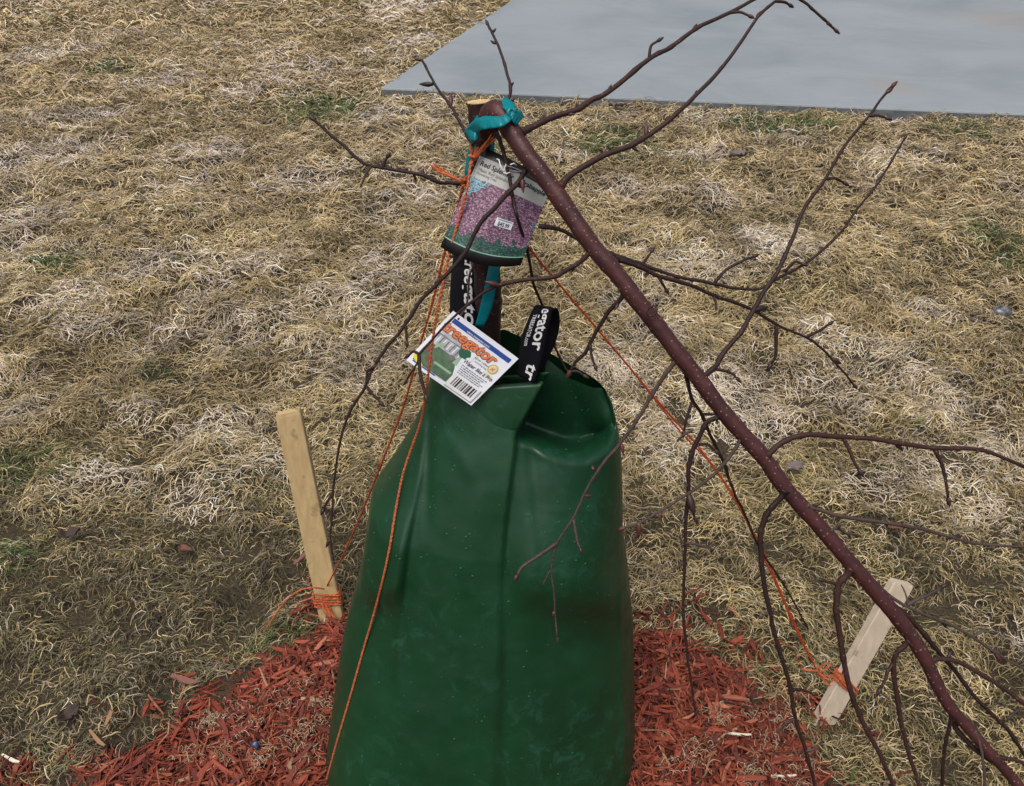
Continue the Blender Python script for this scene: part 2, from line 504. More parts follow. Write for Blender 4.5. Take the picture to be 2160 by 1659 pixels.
o = mb.build('concrete_pad', [M_concrete, M_slabside], smooth=False)
tag(o, 'pale grey poured concrete pad behind the lawn', kind='structure')
SLABP = np.array([P0[:2], P1[:2], P2[:2], P3[:2]])

# ------------------------------------------------------------------ dormant grass
def patch_field(x, y, lst):
    f = np.zeros(np.shape(x))
    for (px, py, rx, ry) in lst:
        c = G(px, py); e = G(px + rx, py); tp = G(px, py - ry)
        sx = abs(e.x - c.x); sy = abs(tp.y - c.y)
        wob = (fbm(x, y, 9, 3, 2) - 0.5) * 0.9
        d = np.hypot((x - c.x) / sx, (y - c.y) / sy) + wob
        f = np.maximum(f, 1 - smooth(0.25, 1.45, d))
    return f
BLEACH = [(760, 760, 120, 60), (520, 700, 130, 50), (1300, 760, 80, 60), (330, 560, 120, 40), (820, 560, 80, 40), (1650, 520, 100, 40), (430, 330, 100, 28), (150, 640, 110, 45), (700, 640, 90, 40), (240, 1010, 120, 45), (480, 900, 90, 40), (1560, 900, 110, 60), (1700, 820, 120, 50), (1960, 1000, 120, 60), (2000, 860, 120, 50), (1330, 640, 80, 40), (560, 560, 80, 30), (120, 330, 110, 30), (640, 150, 90, 18), (1460, 330, 70, 18), (30, 470, 100, 45), (440, 615, 75, 45), (600, 690, 50, 30), (300, 875, 75, 35), (410, 1065, 65, 40), (800, 250, 60, 22), (840, 22, 70, 28), (340, 175, 70, 20),
          (500, 205, 40, 16), (230, 240, 50, 18), (1500, 425, 75, 25), (1490, 565, 90, 40), (1730, 705, 60, 40), (1945, 655, 55, 30), (1560, 810, 110, 45), (1850, 765, 120, 65),
          (1780, 850, 80, 40), (2090, 950, 100, 60), (2080, 1085, 100, 50), (1830, 1035, 70, 40), (1390, 700, 80, 40), (1880, 252, 70, 12), (170, 700, 60, 30), (560, 990, 80, 40),
          (1440, 950, 90, 70), (650, 380, 90, 25), (1330, 400, 60, 25), (60, 870, 60, 30), (880, 90, 60, 20), (900, 420, 50, 20), (2130, 1370, 60, 50), (80, 130, 50, 18), (1400, 600, 60, 30)]
GREEN = [(690, 232, 110, 32), (620, 1352, 75, 45), (1650, 270, 150, 24), (1290, 300, 90, 35), (2020, 280, 80, 22), (340, 785, 50, 22), (60, 985, 110, 45), (20, 1180, 90, 60),
         (240, 150, 50, 15), (1010, 330, 60, 25), (2100, 520, 60, 60), (120, 560, 70, 25)]
SOIL = [(1450, 1300, 110, 36), (20, 1420, 90, 60), (240, 1590, 110, 35), (330, 1510, 60, 40), (480, 1235, 70, 55), (705, 1150, 40, 60), (1960, 1480, 50, 30), (2130, 1500, 40, 40),
        (170, 1500, 60, 40), (560, 1150, 60, 35), (1700, 1620, 60, 60), (440, 1340, 60, 30), (130, 1290, 60, 30), (610, 440, 28, 9), (590, 418, 25, 8), (315, 170, 22, 8),
        (160, 425, 22, 8), (620, 1205, 70, 35), (300, 1330, 80, 30), (860, 240, 20, 8), (1620, 430, 60, 14), (1450, 450, 60, 14), (2100, 660, 25, 16), (1740, 1090, 80, 22), (1930, 1310, 80, 35)]

def sample_area(n, x0, x1, y0, y1):
    return rng.uniform(x0, x1, n), rng.uniform(y0, y1, n)

PAL = {k: np.array(v_) for k, v_ in dict(straw=(0.465, 0.370, 0.190), gold=(0.370, 0.280, 0.118), pale=(0.62, 0.53, 0.39), white=(0.66, 0.58, 0.475), olive=(0.170, 0.150, 0.068),
                                         brown=(0.165, 0.115, 0.062), green=(0.075, 0.125, 0.038), grey=(0.25, 0.225, 0.18)).items()}
def make_blades(x, y, length, width, seg, lift, straight=1.0):
    """curled ribbons lying matted on the ground; returns verts, quads, tint"""
    keep = (poly_sd(x, y) < 0.01 + 0.05 * (vnoise(x, y, 12, 5) - 0.5)) & (poly_sd(x, y, SLABP) < -0.012)
    soil = patch_field(x, y, SOIL)
    nearness = 1 - smooth(1.2, 2.0, y)
    gaps = smooth(0.55, 0.72, fbm(x, y, 8, 6, 3)) * nearness * (0.42 * smooth(0.4, -0.3, x) + 0.25)
    gaps = np.maximum(gaps, 0.65 * smooth(0.54, 0.70, fbm(x, y, 5, 9, 2)))
    gaps = np.maximum(gaps, 0.80 * smooth(0.60, 0.74, vnoise(x, y, 13, 10)) * (1 - 0.5 * smooth(3.0, 6.0, y)))
    litter_shade = rng.random(x.shape) < np.maximum(soil * 0.78, gaps * 0.72)  # dark bits: soil litter, plus painted shadow in gaps between clumps
    length = np.where(litter_shade, length * rng.uniform(0.15, 0.45, x.shape), length)
    x, y, length, width, soil, litter_shade = x[keep], y[keep], length[keep], width[keep], soil[keep], litter_shade[keep]
    n = len(x)
    # clump structure: nearest cell of a jittered grid shares a heading and a lift
    cs = 0.075
    cx, cy = np.floor(x / cs).astype(int), np.floor(y / cs).astype(int)
    hh = _HG[2][cx % 256, cy % 256]; hl = _HG[3][cx % 256, cy % 256]; hc = _HG[5][cx % 256, cy % 256]
    flow = (fbm(x, y, 1.1, 0, 2) - 0.5) * 4.0 + 0.15
    head = flow * (0.55 + 0.45 * nearness[keep]) + (hh - 0.5) * 1.9 + rng.normal(0, 0.55, n) + np.where(rng.random(n) < 0.5, 0, math.pi)
    curl = rng.normal(0, 1.5, n) * straight
    curl2 = rng.normal(0, 1.7, n) * straight
    rise = lift * (0.25 + 1.3 * rng.random(n) ** 1.6) * (0.5 + hl) * np.where(litter_shade, 0.3, 1.0)
    base_off = rng.uniform(-0.004, 0.010, n) * np.where(litter_shade, 0.5, 1) + np.where(litter_shade, -0.001, 0.008 * hl)
    ts = np.linspace(0, 1, seg + 1)
    PX = np.zeros((n, seg + 1)); PY = np.zeros_like(PX); PZ = np.zeros_like(PX); HD = np.zeros_like(PX)
    px, py = x.copy(), y.copy()
    for i, t_ in enumerate(ts):
        hd = head + curl * t_ + curl2 * (t_ * t_ - 0.3 * t_)
        if i:
            px = px + np.cos(hd) * length / seg; py = py + np.sin(hd) * length / seg
        PX[:, i], PY[:, i], HD[:, i] = px, py, hd
        PZ[:, i] = base_off + rise * np.sin(math.pi * (0.08 + 0.80 * t_)) + rng.normal(0, 0.0018, n)
    PZ += ground_h(PX, PY) * 1.0
    wprof = np.array([0.75] + [1.0] * (seg - 1) + [0.35]) if seg > 1 else np.array([1, .4])
    tilt = rng.uniform(-0.9, 0.9, n)[:, None]
    wx, wy = -np.sin(HD) * np.cos(tilt), np.cos(HD) * np.cos(tilt)
    wz = np.sin(tilt) * np.ones_like(HD)
    hw = (width[:, None] * wprof[None]) * 0.5
    V = np.zeros((n, seg + 1, 2, 3), np.float32)
    for sgn, k in ((-1, 0), (1, 1)):
        V[:, :, k, 0] = PX + sgn * wx * hw; V[:, :, k, 1] = PY + sgn * wy * hw; V[:, :, k, 2] = PZ + sgn * wz * hw
    base = (np.arange(n) * (seg + 1) * 2)[:, None] + (np.arange(seg) * 2)[None]
    Fq = np.stack([base, base + 1, base + 3, base + 2], -1).reshape(-1, 4)
    # tints
    bl = patch_field(x, y, BLEACH) * 0.95 + 0.5 * smooth(0.60, 0.72, fbm(x, y, 2.6, 10, 3)) * (1 - 0.9 * nearness[keep]); gr = patch_field(x, y, GREEN)
    zone = fbm(x, y, 3.0, 7, 3)
    nl = nearness[keep] * smooth(0.35, -0.35, x)
    r = rng.random(n)
    col = np.where((r < 0.62)[:, None], PAL['straw'], np.where((r < 0.82)[:, None], PAL['gold'], np.where((r < 0.93)[:, None], PAL['pale'], PAL['brown'])))
    zo = smooth(0.52, 0.66, zone) * 0.5 + nearness[keep] * (0.40 + 0.5 * smooth(0.3, -0.3, x))
    r2_ = rng.random(n)
    col = np.where((r2_ < zo * 0.55)[:, None], PAL['olive'], col)
    col = np.where(((r2_ > 0.9) & (zone < 0.45))[:, None], PAL['grey'], col)
    r5 = rng.random(n)
    col = np.where((r5 < nl * 0.45)[:, None], np.where((rng.random(n) < 0.5)[:, None], np.array([0.135, 0.112, 0.066]), np.where((rng.random(n) < 0.55)[:, None], np.array([0.20, 0.175, 0.125]), PAL['olive'] * 0.75)), col)
    r3 = rng.random(n)
    col = np.where((r3 < bl * 0.80)[:, None], np.where((rng.random(n) < 0.5)[:, None], PAL['white'], np.where((rng.random(n) < 0.6)[:, None], PAL['pale'], PAL['straw'])), col)
    r4 = rng.random(n)
    col = np.where((r4 < np.maximum(gr * 0.6, 0.02))[:, None], PAL['green'], col)
    lm = rng.random(n)[:, None]
    col = np.where(litter_shade[:, None], np.where(lm < 0.6, np.array([0.055, 0.045, 0.032]), np.where(lm < 0.85, np.array([0.10, 0.080, 0.050]), np.array([0.17, 0.135, 0.085]))), col)
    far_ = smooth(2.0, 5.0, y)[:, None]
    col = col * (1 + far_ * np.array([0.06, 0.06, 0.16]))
    col = col * rng.uniform(0.62, 1.25, n)[:, None] * (0.68 + 0.62 * hc)[:, None] * (0.56 + 0.80 * fbm(x, y, 5.0, 4, 3))[:, None]  # clump and patch tones also paint light and shadow contrast into the mat
    tint = np.repeat(np.clip(col, 0.005, 0.8), (seg + 1) * 2, axis=0)
    return V.reshape(-1, 3), Fq, tint

parts = []
def band(y0, y1, halfw0, halfw1, dens, L, Wd, seg, lift, straight=1.0):
    n = int(dens * (y1 - y0) * (halfw0 + halfw1))
    yy = rng.uniform(y0, y1, n)
    hw = halfw0 + (halfw1 - halfw0) * (yy - y0) / (y1 - y0)
    xx = rng.uniform(-1, 1, n) * hw
    parts.append(make_blades(xx, yy, L * rng.uniform(0.5, 1.35, n), Wd * rng.uniform(0.6, 1.3, n), seg, lift, straight))
band(0.55, 1.5, 1.15, 1.55, 31000, 0.034, 0.0015, 4, 0.009, 0.9)
band(1.5, 2.4, 1.55, 2.1, 25000, 0.045, 0.0019, 3, 0.011, 0.85)
band(2.4, 3.6, 2.1, 2.9, 14000, 0.062, 0.0026, 3, 0.015, 0.7)
band(3.6, 5.4, 2.9, 4.2, 7000, 0.090, 0.0038, 2, 0.020, 0.6)
band(5.4, 8.0, 4.2, 6.2, 2600, 0.135, 0.0062, 2, 0.028, 0.5)
band(8.0, 12.5, 6.2, 9.5, 800, 0.21, 0.0110, 2, 0.040, 0.5)
# the lawn goes on to both sides of the frame, a little coarser
yy = rng.uniform(0.3, 6.5, 52000); xx = rng.uniform(-1, 1, 52000) * (3.2 + 0.62 * yy)
out_ = np.abs(xx) > 1.0 + 0.58 * yy
parts.append(make_blades(xx[out_], yy[out_], 0.10 * rng.uniform(0.5, 1.35, out_.sum()), 0.0055 * rng.uniform(0.6, 1.3, out_.sum()), 2, 0.022, 0.7))
off = 0; VV, FF, TT = [], [], []
for v_, f_, t_ in parts:
    VV.append(v_); FF.append(f_ + off); TT.append(t_); off += len(v_)
print('grass quads', sum(len(f) for f in FF))
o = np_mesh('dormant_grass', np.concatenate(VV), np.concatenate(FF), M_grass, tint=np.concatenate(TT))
tag(o, 'matted tan dormant grass covering the lawn with bleached and green patches', 'grass', kind='stuff')

# crumbs of bare soil
cv, cf, ct_ = [], [], []
for (px, py, rx, ry) in SOIL:
    c = G(px, py); e = G(px + rx, py); tp_ = G(px, py - ry)
    if c.y > 2.2: continue
    for i in range(int(9000 * abs(e.x - c.x) * abs(tp_.y - c.y)) + 10):
        a, q = random.uniform(0, 6.28), math.sqrt(random.random()) * 1.15
        x, y = c.x + math.cos(a) * q * abs(e.x - c.x), c.y + math.sin(a) * q * abs(tp_.y - c.y)
        z = float(ground_h(x, y)); r = random.choice([.002, .003, .004, .006]); n0 = len(cv)
        for k in range(5):
            an = k * 1.2566 + random.random(); cv.append((x + math.cos(an) * r * random.uniform(.7, 1.2), y + math.sin(an) * r * random.uniform(.7, 1.2), z - .002))
        cv.append((x + random.uniform(-.3, .3) * r, y + random.uniform(-.3, .3) * r, z + r * random.uniform(.5, 1.1)))
        cf += [(n0 + k, n0 + (k + 1) % 5, n0 + 5) for k in range(5)]
        g = random.uniform(.6, 1.5); ct_ += [(0.034 * g, 0.027 * g, 0.021 * g)] * 6
o = np_mesh('soil_crumbs', np.array(cv), np.array(cf), M_grass, smooth_=False, tint=np.array(ct_))
tag(o, 'crumbs of dark damp soil in the bare spots of the lawn', 'soil', kind='stuff')

# ------------------------------------------------------------------ mulch bed
mx0, my0 = MPOLY.min(0) - 0.08; mx1, my1 = MPOLY.max(0) + 0.08
gx = np.arange(mx0, mx1, 0.018); gy = np.arange(my0, my1, 0.018)
MX, MY = np.meshgrid(gx, gy)
MZ = np.where(poly_sd(MX, MY) > -0.06, ground_h(MX, MY) + mulch_h(MX, MY), -0.06)
o_mulch = np_mesh('mulch_bed', np.stack([MX.ravel(), MY.ravel(), MZ.ravel()], 1), grid_faces(len(gy), len(gx)), M_mulchbase)
tag(o_mulch, 'low mound of red dyed shredded wood mulch round the tree', kind='structure')

def chip_mesh(name, L, Wd, T, bend, m, n=4):
    """one torn sliver of wood: bent, tapered, uneven"""
    rr = random.Random(hash(name) & 0xffff)
    vs_, fs = [], []
    for i in range(n + 1):
        s = i / n
        tp = (0.35 + 0.65 * math.sin(math.pi * min(max(s * 0.9 + 0.05, 0), 1)) ** 0.6) * rr.uniform(0.8, 1.15)
        x = (s - 0.5) * L
        yb = bend * L * (s - 0.5) ** 2 * 2 + rr.uniform(-0.1, 0.1) * Wd
        zb = rr.uniform(-0.25, 0.25) * T + 0.02 * L * math.sin(s * 3)
        w_, h_ = Wd * tp * 0.5, T * (0.5 + 0.5 * tp) * 0.5
        vs_ += [(x, yb - w_, zb - h_), (x, yb + w_, zb - h_ * 0.8), (x, yb + w_ * 0.9, zb + h_ * rr.uniform(0.6, 1.2)), (x, yb - w_ * 0.85, zb + h_)]
    for i in range(n):
        for k in range(4):
            k2 = (k + 1) % 4
            fs.append((i * 4 + k, i * 4 + k2, (i + 1) * 4 + k2, (i + 1) * 4 + k))
    fs += [(3, 2, 1, 0), tuple(n * 4 + k for k in range(4))]
    me = bpy.data.meshes.new(name); me.from_pydata(vs_, [], fs); me.materials.append(m); me.update()
    return me, np.array(vs_), fs
CH = [chip_mesh('wood_chip', random.uniform(0.040, 0.110), random.uniform(0.0045, 0.015), random.uniform(0.002, 0.0045), random.uniform(-0.25, 0.25), M_chip) for _ in range(14)]

def in_frame(x, y, z=0.04):
    px, py = project((x, y, z)); return -20 < px < 2180 and py < 1690
# small shreds as one mass
NS = 17500
sx = rng.uniform(mx0, mx1, NS * 2); sy = rng.uniform(my0, my1, NS * 2)
sdm = poly_sd(sx, sy) + (vnoise(sx, sy, 16, 9) - 0.5) * 0.09
kk = (sdm > -0.012) | ((rng.random(NS * 2) < 0.035) & (sdm > -0.10))
sx, sy = sx[kk][:NS], sy[kk][:NS]
sz = ground_h(sx, sy) + np.where(poly_sd(sx, sy) > -0.02, mulch_h(sx, sy), 0.012)
tmpl = []
for k in range(10):
    L_, W_ = (random.uniform(0.014, 0.045), random.uniform(0.003, 0.0085)) if k < 5 else (random.uniform(0.025, 0.065), random.uniform(0.0012, 0.0028))
    me_, v_, f_ = chip_mesh('shred_template', L_, W_, random.uniform(0.0014, 0.003), random.uniform(-0.4, 0.4), M_shred, 2)
    bpy.data.meshes.remove(me_)
    tmpl.append((v_, np.array([f for f in f_ if len(f) == 4])))
vo_, fo_, to_ = [], [], []
off = 0
which = rng.integers(0, 10, len(sx))
pal = np.array([(0.13, 0.032, 0.022), (0.19, 0.042, 0.026), (0.27, 0.058, 0.032), (0.33, 0.078, 0.043), (0.38, 0.135, 0.080), (0.09, 0.032, 0.027), (0.36, 0.24, 0.155)])
for k in range(10):
    idx = np.where(which == k)[0]
    v_, f_ = tmpl[k]
    n = len(idx)
    yaw = rng.uniform(0, 2 * math.pi, n) + 0; pit = rng.normal(0, 0.28, n); rol = rng.normal(0, 0.5, n)
    cy_, sy_ = np.cos(yaw), np.sin(yaw); cp_, sp_ = np.cos(pit), np.sin(pit); cr_, sr_ = np.cos(rol), np.sin(rol)
    R = np.zeros((n, 3, 3))
    R[:, 0, 0] = cy_ * cp_; R[:, 0, 1] = cy_ * sp_ * sr_ - sy_ * cr_; R[:, 0, 2] = cy_ * sp_ * cr_ + sy_ * sr_
    R[:, 1, 0] = sy_ * cp_; R[:, 1, 1] = sy_ * sp_ * sr_ + cy_ * cr_; R[:, 1, 2] = sy_ * sp_ * cr_ - cy_ * sr_
    R[:, 2, 0] = -sp_; R[:, 2, 1] = cp_ * sr_; R[:, 2, 2] = cp_ * cr_
    sc = rng.uniform(0.6, 1.35, n)
    PV = np.einsum('nij,vj->nvi', R, v_) * sc[:, None, None]
    PV[:, :, 0] += sx[idx][:, None]; PV[:, :, 1] += sy[idx][:, None]; PV[:, :, 2] += (sz[idx] + rng.uniform(0.001, 0.014, n))[:, None]
    ci = rng.choice(7, n, p=[0.16, 0.24, 0.26, 0.16, 0.06, 0.09, 0.03])
    cc = pal[ci] * np.array([1.14, 1.16, 1.08]) * rng.uniform(0.60, 1.10, n)[:, None]
    vo_.append(PV.reshape(-1, 3)); to_.append(np.repeat(cc, len(v_), axis=0))
    fo_.append((f_[None] + (np.arange(n) * len(v_))[:, None, None] + off).reshape(-1, 4)); off += n * len(v_)
o = np_mesh('shredded_mulch', np.concatenate(vo_), np.concatenate(fo_), M_shred, parent=o_mulch, smooth_=False, tint=np.concatenate(to_))
o['kind'] = 'stuff'
# the chips one can pick apart: 300 parts
placed = 0
while placed < 300:
    x = random.uniform(mx0, mx1); y = random.uniform(max(my0, 0.6), my1)
    s_ = float(poly_sd(x, y))
    if s_ < 0.005 or not in_frame(x, y): continue
    if abs(x + 0.05) < 0.25 and 0.76 < y < 1.08: continue
    me_ = random.choice(CH)[0]
    o = bpy.data.objects.new('wood_chip', me_); COL.objects.link(o); o.parent = o_mulch
    z = float(ground_h(x, y) + mulch_h(x, y)) + random.uniform(0.008, 0.017)
    o.location = (x, y, z); o.rotation_euler = (random.gauss(0, 0.3), random.gauss(0, 0.16), random.uniform(0, 6.283))
    s3 = random.uniform(0.42, 0.90); o.scale = (s3, s3 * random.uniform(0.6, 1.1), s3)
    placed += 1
# matted dead straw lying in the mulch
n = 1100
cl = [(440, 1500), (520, 1540), (620, 1560), (660, 1600), (400, 1590), (1480, 1590), (1620, 1560), (1600, 1620), (640, 1440), (1700, 1590), (560, 1610), (1590, 1490), (500, 1480), (690, 1500), (1660, 1500), (450, 1510), (480, 1600), (590, 1480), (670, 1540), (1510, 1520), (1580, 1640), (1440, 1610), (1690, 1640)]
xx, yy = [], []
for i in range(n):
    c_ = G(*random.choice(cl), 0.04); xx.append(c_.x + random.gauss(0, 0.016)); yy.append(c_.y + random.gauss(0, 0.013))
xx, yy = np.array(xx), np.array(yy)
V_, F_ = [], []
mb = MB()
tints = []
for x, y in zip(xx, yy):
    z = float(ground_h(x, y) + mulch_h(x, y)) + random.uniform(0.010, 0.022)
    a = random.uniform(0, 6.28); L_ = random.uniform(0.006, 0.022); k_ = random.gauss(0, 2.0)
    pts = []
    for i in range(5):
        pts.append((x, y, z + 0.004 * math.sin(i)))
        x += math.cos(a) * L_ / 4; y += math.sin(a) * L_ / 4; a += k_ / 4
    nb = len(mb.v); mb.tube(pts, [0.0006] * 4 + [0.0003], 3, cap=False)
    c_ = random.choice([(0.46, 0.36, 0.24), (0.36, 0.26, 0.15), (0.52, 0.43, 0.33), (0.28, 0.19, 0.11)])
    tints += [c_] * (len(mb.v) - nb)
o = mb.build('dead_straw', M_grass)
at = o.data.attributes.new('tint', 'FLOAT_COLOR', 'POINT')
at.data.foreach_set('color', np.concatenate([np.array(tints), np.ones((len(tints), 1))], 1).astype(np.float32).ravel())
tag(o, 'tufts of pale dead straw scattered over the red mulch', 'straw', kind='stuff')

# ------------------------------------------------------------------ watering bag
def ycz(z): return np.interp(z, [0.0, 0.45, 0.80], [0.905, 0.965, 1.0])
def prof(pts, y):
    q = []
    for px, py in pts:
        yy = float(np.interp(py, [800, 1100, 1450], [1.0, 0.97, 0.915])); p = plane_y(px, py, yy); q.append((p.z, p.x))
    q.sort()
    return np.array([a for a, b in q]), np.array([b for a, b in q])
LZ, LX = prof([(915, 770), (902, 815), (893, 850), (868, 905), (828, 970), (786, 1030), (776, 1100), (765, 1180), (746, 1250), (727, 1330), (713, 1420), (704, 1500), (698, 1560)], 0.98)
RZ, RX = prof([(1262, 800), (1290, 845), (1305, 910), (1310, 960), (1312, 1100), (1325, 1200), (1333, 1300), (1335, 1400), (1333, 1490), (1328, 1560)], 1.0)
def sm_interp(z, Z, X):
    return (np.interp(z - 0.005, Z, X) + np.interp(z, Z, X) + np.interp(z + 0.005, Z, X)) / 3
BZ = np.array([-0.02, 0.05, 0.15, 0.30, 0.45, 0.55, 0.65, 0.72, 0.79, 0.83]); BF = np.array([0.245, 0.245, 0.225, 0.198, 0.165, 0.142, 0.108, 0.078, 0.055, 0.045])
NT_, NV_ = 370, 230
def rim_z(tt):
    """height of the top edge round the bag; tt 0 = right end, pi/2 = front, pi = left end, 3pi/2 = back"""
    T = np.array([0, 0.25, 0.5, 0.9, 1.25, 1.57, 2.2, 2.8, 3.14, 3.6, 4.2, 4.6, 5.0, 5.4, 5.8, 6.2832])
    Z = np.array([.728, .738, .744, .758, .788, .788, .785, .775, .775, .785, .805, .812, .775, .752, .738, .728])
    return np.interp(tt, T, Z)
def spow(c, e): return np.sign(c) * np.abs(c) ** e
tt = np.linspace(0, 2 * math.pi, NT_, endpoint=False)
tt = tt - 0.10 * np.sin(2 * tt) * 0            # even spacing
vv = np.linspace(0, 1, NV_)
TTg, VVg = np.meshgrid(tt, vv)
Zg = -0.005 + (rim_z(TTg) + 0.005) * VVg
xl, xr = sm_interp(Zg, LZ, LX), sm_interp(Zg, RZ, RX)
bf = np.interp(Zg, BZ, BF)
ex = 2 / (2.25 + 0.9 * smooth(0.45, 0.05, Zg))
ct, st = np.cos(TTg), np.sin(TTg)
Xg = (xl + xr) / 2 + (xr - xl) / 2 * spow(ct, ex)
YC = ycz(Zg)
Yg = YC - bf * spow(st, ex) * np.where(st > 0, 1.0, 0.80)
dep = Yg * CP + (CAM_H - Zg) * SP
PXg = 1080 + F * Xg / dep; PYg = 829.5 + F * (-Yg * SP + (CAM_H - Zg) * CP) / dep
front = smooth(0.02, 0.30, st)
# displacement towards the viewer (negative y), written where the creases of the bag are
D = np.zeros_like(Xg)
def lerp_line(py, pts):
    p = sorted((b, a) for a, b in pts); return np.interp(py, [q[0] for q in p], [q[1] for q in p])
seam_x = lerp_line(PYg, [(1155, 785), (1090, 908), (1078, 1000), (1064, 1130), (1057, 1250), (1052, 1450), (1045, 1660)])
right = PXg - seam_x
# overlapping front panel stands proud of the right half
step = 0.012 * (1 - smooth(905, 1350, PYg)) + 0.004
D += front * step * (1 - smooth(-3, 5, right)) * (1 - 0.8 * smooth(-60, -330, right))
# deep hollow under the top right corner
bnd = np.interp(PXg, [1060, 1092, 1110, 1150, 1197, 1236, 1279, 1305, 1330], [908, 914, 922, 938, 953, 955, 935, 915, 898])
under = (bnd - PYg)
hol = smooth(-26, 34, under) * smooth(-1, 8, right) * (1 - smooth(1262, 1312, PXg)) * smooth(0.02, 0.22, st)
D -= hol * (0.050 + 0.030 * (1 - smooth(20, 120, under))) * (1 - 0.45 * smooth(1205, 1285, PXg - 0.5 * (PYg - 860)) * smooth(10, 60, under))
DZ = -0.060 * hol * np.exp(-((under - 26) / 46.0) ** 2)
D += front * 0.003 * np.exp(-((under + 14) / 22.0) ** 2) * smooth(0, 30, right) * (1 - smooth(1270, 1320, PXg))
# right half leans outwards down to a step, then hangs
rr_ = smooth(0, 70, right)
lean = smooth(925, 1240, PYg) * (1 - smooth(1195, 1325, PYg + (PXg - 1190) * -0.06))
D += front * rr_ * 0.022 * lean * (1 - smooth(1255, 1325, PXg) * 0.7)
D -= front * (0.006 * smooth(0, 14, right) + 0.020 * smooth(0, 230, right)) * smooth(1250, 1400, PYg)
# left side: facet leaning out to a corner, then hanging
fx = lerp_line(PYg, [(902, 850), (884, 1000), (858, 1150), (842, 1300), (838, 1660)])
lf = 1 - smooth(-16, 10, PXg - fx)
D += front * lf * 0.026 * smooth(940, 1205, PYg) * (1 - smooth(1205, 1310, PYg))
D -= np.clip(st, 0, 1) * 0.010 * np.clip((fx - PXg) / 90.0, 0, 1) * smooth(830, 900, PYg) * (1 - smooth(1300, 1600, PYg))
D += front * 0.004 * np.exp(-((PXg - fx) / 9.0) ** 2) * smooth(840, 880, PYg) * (1 - smooth(1350, 1600, PYg))
for (ax_, ay_, bx_, by_, w_, a_) in ((925, 870, 1010, 1010, 14, .0035), (1030, 930, 960, 1120, 16, -.003), (1150, 960, 1260, 1190, 14, .003), (1290, 960, 1180, 1120, 18, -.003), (830, 1080, 900, 1260, 14, .003),
                                     (1075, 1300, 1250, 1480, 22, .0028), (900, 1330, 1010, 1560, 24, -.0028), (1300, 1320, 1220, 1600, 22, .003), (760, 1400, 850, 1600, 20, .0025)):
    L2 = (bx_ - ax_) ** 2 + (by_ - ay_) ** 2
    tq = np.clip(((PXg - ax_) * (bx_ - ax_) + (PYg - ay_) * (by_ - ay_)) / L2, 0, 1)
    dq = np.hypot(PXg - ax_ - tq * (bx_ - ax_), PYg - ay_ - tq * (by_ - ay_))
    D += front * 0.6 * a_ * np.exp(-(dq / (w_ * 1.3)) ** 2) * np.sin(math.pi * np.clip(tq, 0.04, 0.96))
# long soft folds
D += front * 0.004 * np.sin((PXg - 880) / 34.0 + PYg * 0.004) * smooth(820, 900, PXg) * (1 - smooth(1000, 1080, PXg)) * (1 - smooth(1000, 1350, PYg))
D -= front * 0.006 * np.exp(-((PXg - (905 - (PYg - 860) * 0.02)) / 12.0) ** 2) * smooth(850, 880, PYg) * (1 - smooth(1000, 1150, PYg))
D -= front * 0.005 * np.exp(-((PXg - 1120 - (PYg - 940) * 0.10) / 16.0) ** 2) * smooth(925, 960, PYg) * (1 - smooth(1060, 1180, PYg))
D += front * 0.0035 * np.exp(-((PXg - (1304 + (PYg - 1100) * 0.03)) / 6.0) ** 2) * smooth(1080, 1150, PYg)
D += front * 0.0025 * np.exp(-((PYg - 1068) / 3.0) ** 2) * smooth(1120, 1160, PXg) * 0.3
D += front * 0.005 * (fbm(Xg * 1.0, Zg * 0.55, 9, 2, 3) - 0.5) + front * 0.0018 * (fbm(Xg, Zg, 34, 5, 2) - 0.5)
yb_lim = YC + bf * 0.80 - 0.012
Yn = np.minimum(Yg - D, np.where(st > 0, YC + bf * 0.74, 9))
Vb = np.stack([Xg, Yn, Zg + DZ], -1)
fi = np.arange(NV_ - 1)[:, None] * NT_ + np.arange(NT_)[None]
fj = np.arange(NV_ - 1)[:, None] * NT_ + (np.arange(NT_)[None] + 1) % NT_
Fb = np.stack([fi, fj, fj + NT_, fi + NT_], -1).reshape(-1, 4)
bag = empty('watering_bag', (-0.05, 1.0, 0))
tag(bag, 'tall dark green vinyl watering bag zipped round the tree trunk', 'watering bag')
body = np_mesh('bag_body', Vb.reshape(-1, 3) - np.array(bag.location), Fb, M_vinyl, parent=bag)
bvh = BVHTree.FromPolygons([tuple(p) for p in Vb.reshape(-1, 3)], [tuple(f) for f in Fb])
def on_bag(px, py, off=0.0, default=1.15):
    r = ray(px, py).normalized()
    hit = bvh.ray_cast(Vector((0, 0, CAM_H)), r)
    p = hit[0] if hit[0] is not None else W(px, py, default)
    return p - r * off
# top flap: the free corner of the front panel that carries the handle
mb = MB(); rows = []
for i in range(25):
    s = i / 24
    rowl = np.array((925, 800)) + (np.array((985, 915)) - np.array((925, 800))) * s
    rowr = np.array((1158, 786)) + (np.array((1090, 909)) - np.array((1158, 786))) * s
    row = []
    for k in range(25):
        q = k / 24
        p = rowl + (rowr - rowl) * q
        pin = np.array((min(p[0], lerp_line(p[1], [(1155, 785), (1090, 908)]) - 6), max(p[1], 800)))
        base = on_bag(pin[0], pin[1], 0)
        d = base.y * CP + (CAM_H - base.z) * SP
        lift_ = 0.0015 + 0.024 * q ** 2 * (1 - s) ** 0.8 - 0.004 * (1 - q) - 0.003 * s ** 3
        row.append(W(p[0], p[1], d - lift_))
    rows.append(row)
mb.grid(rows)
fl = mb.build('top_flap', M_vinyl, bag)
so = fl.modifiers.new('thick', 'SOLIDIFY'); so.thickness = 0.0018; so.offset = 0
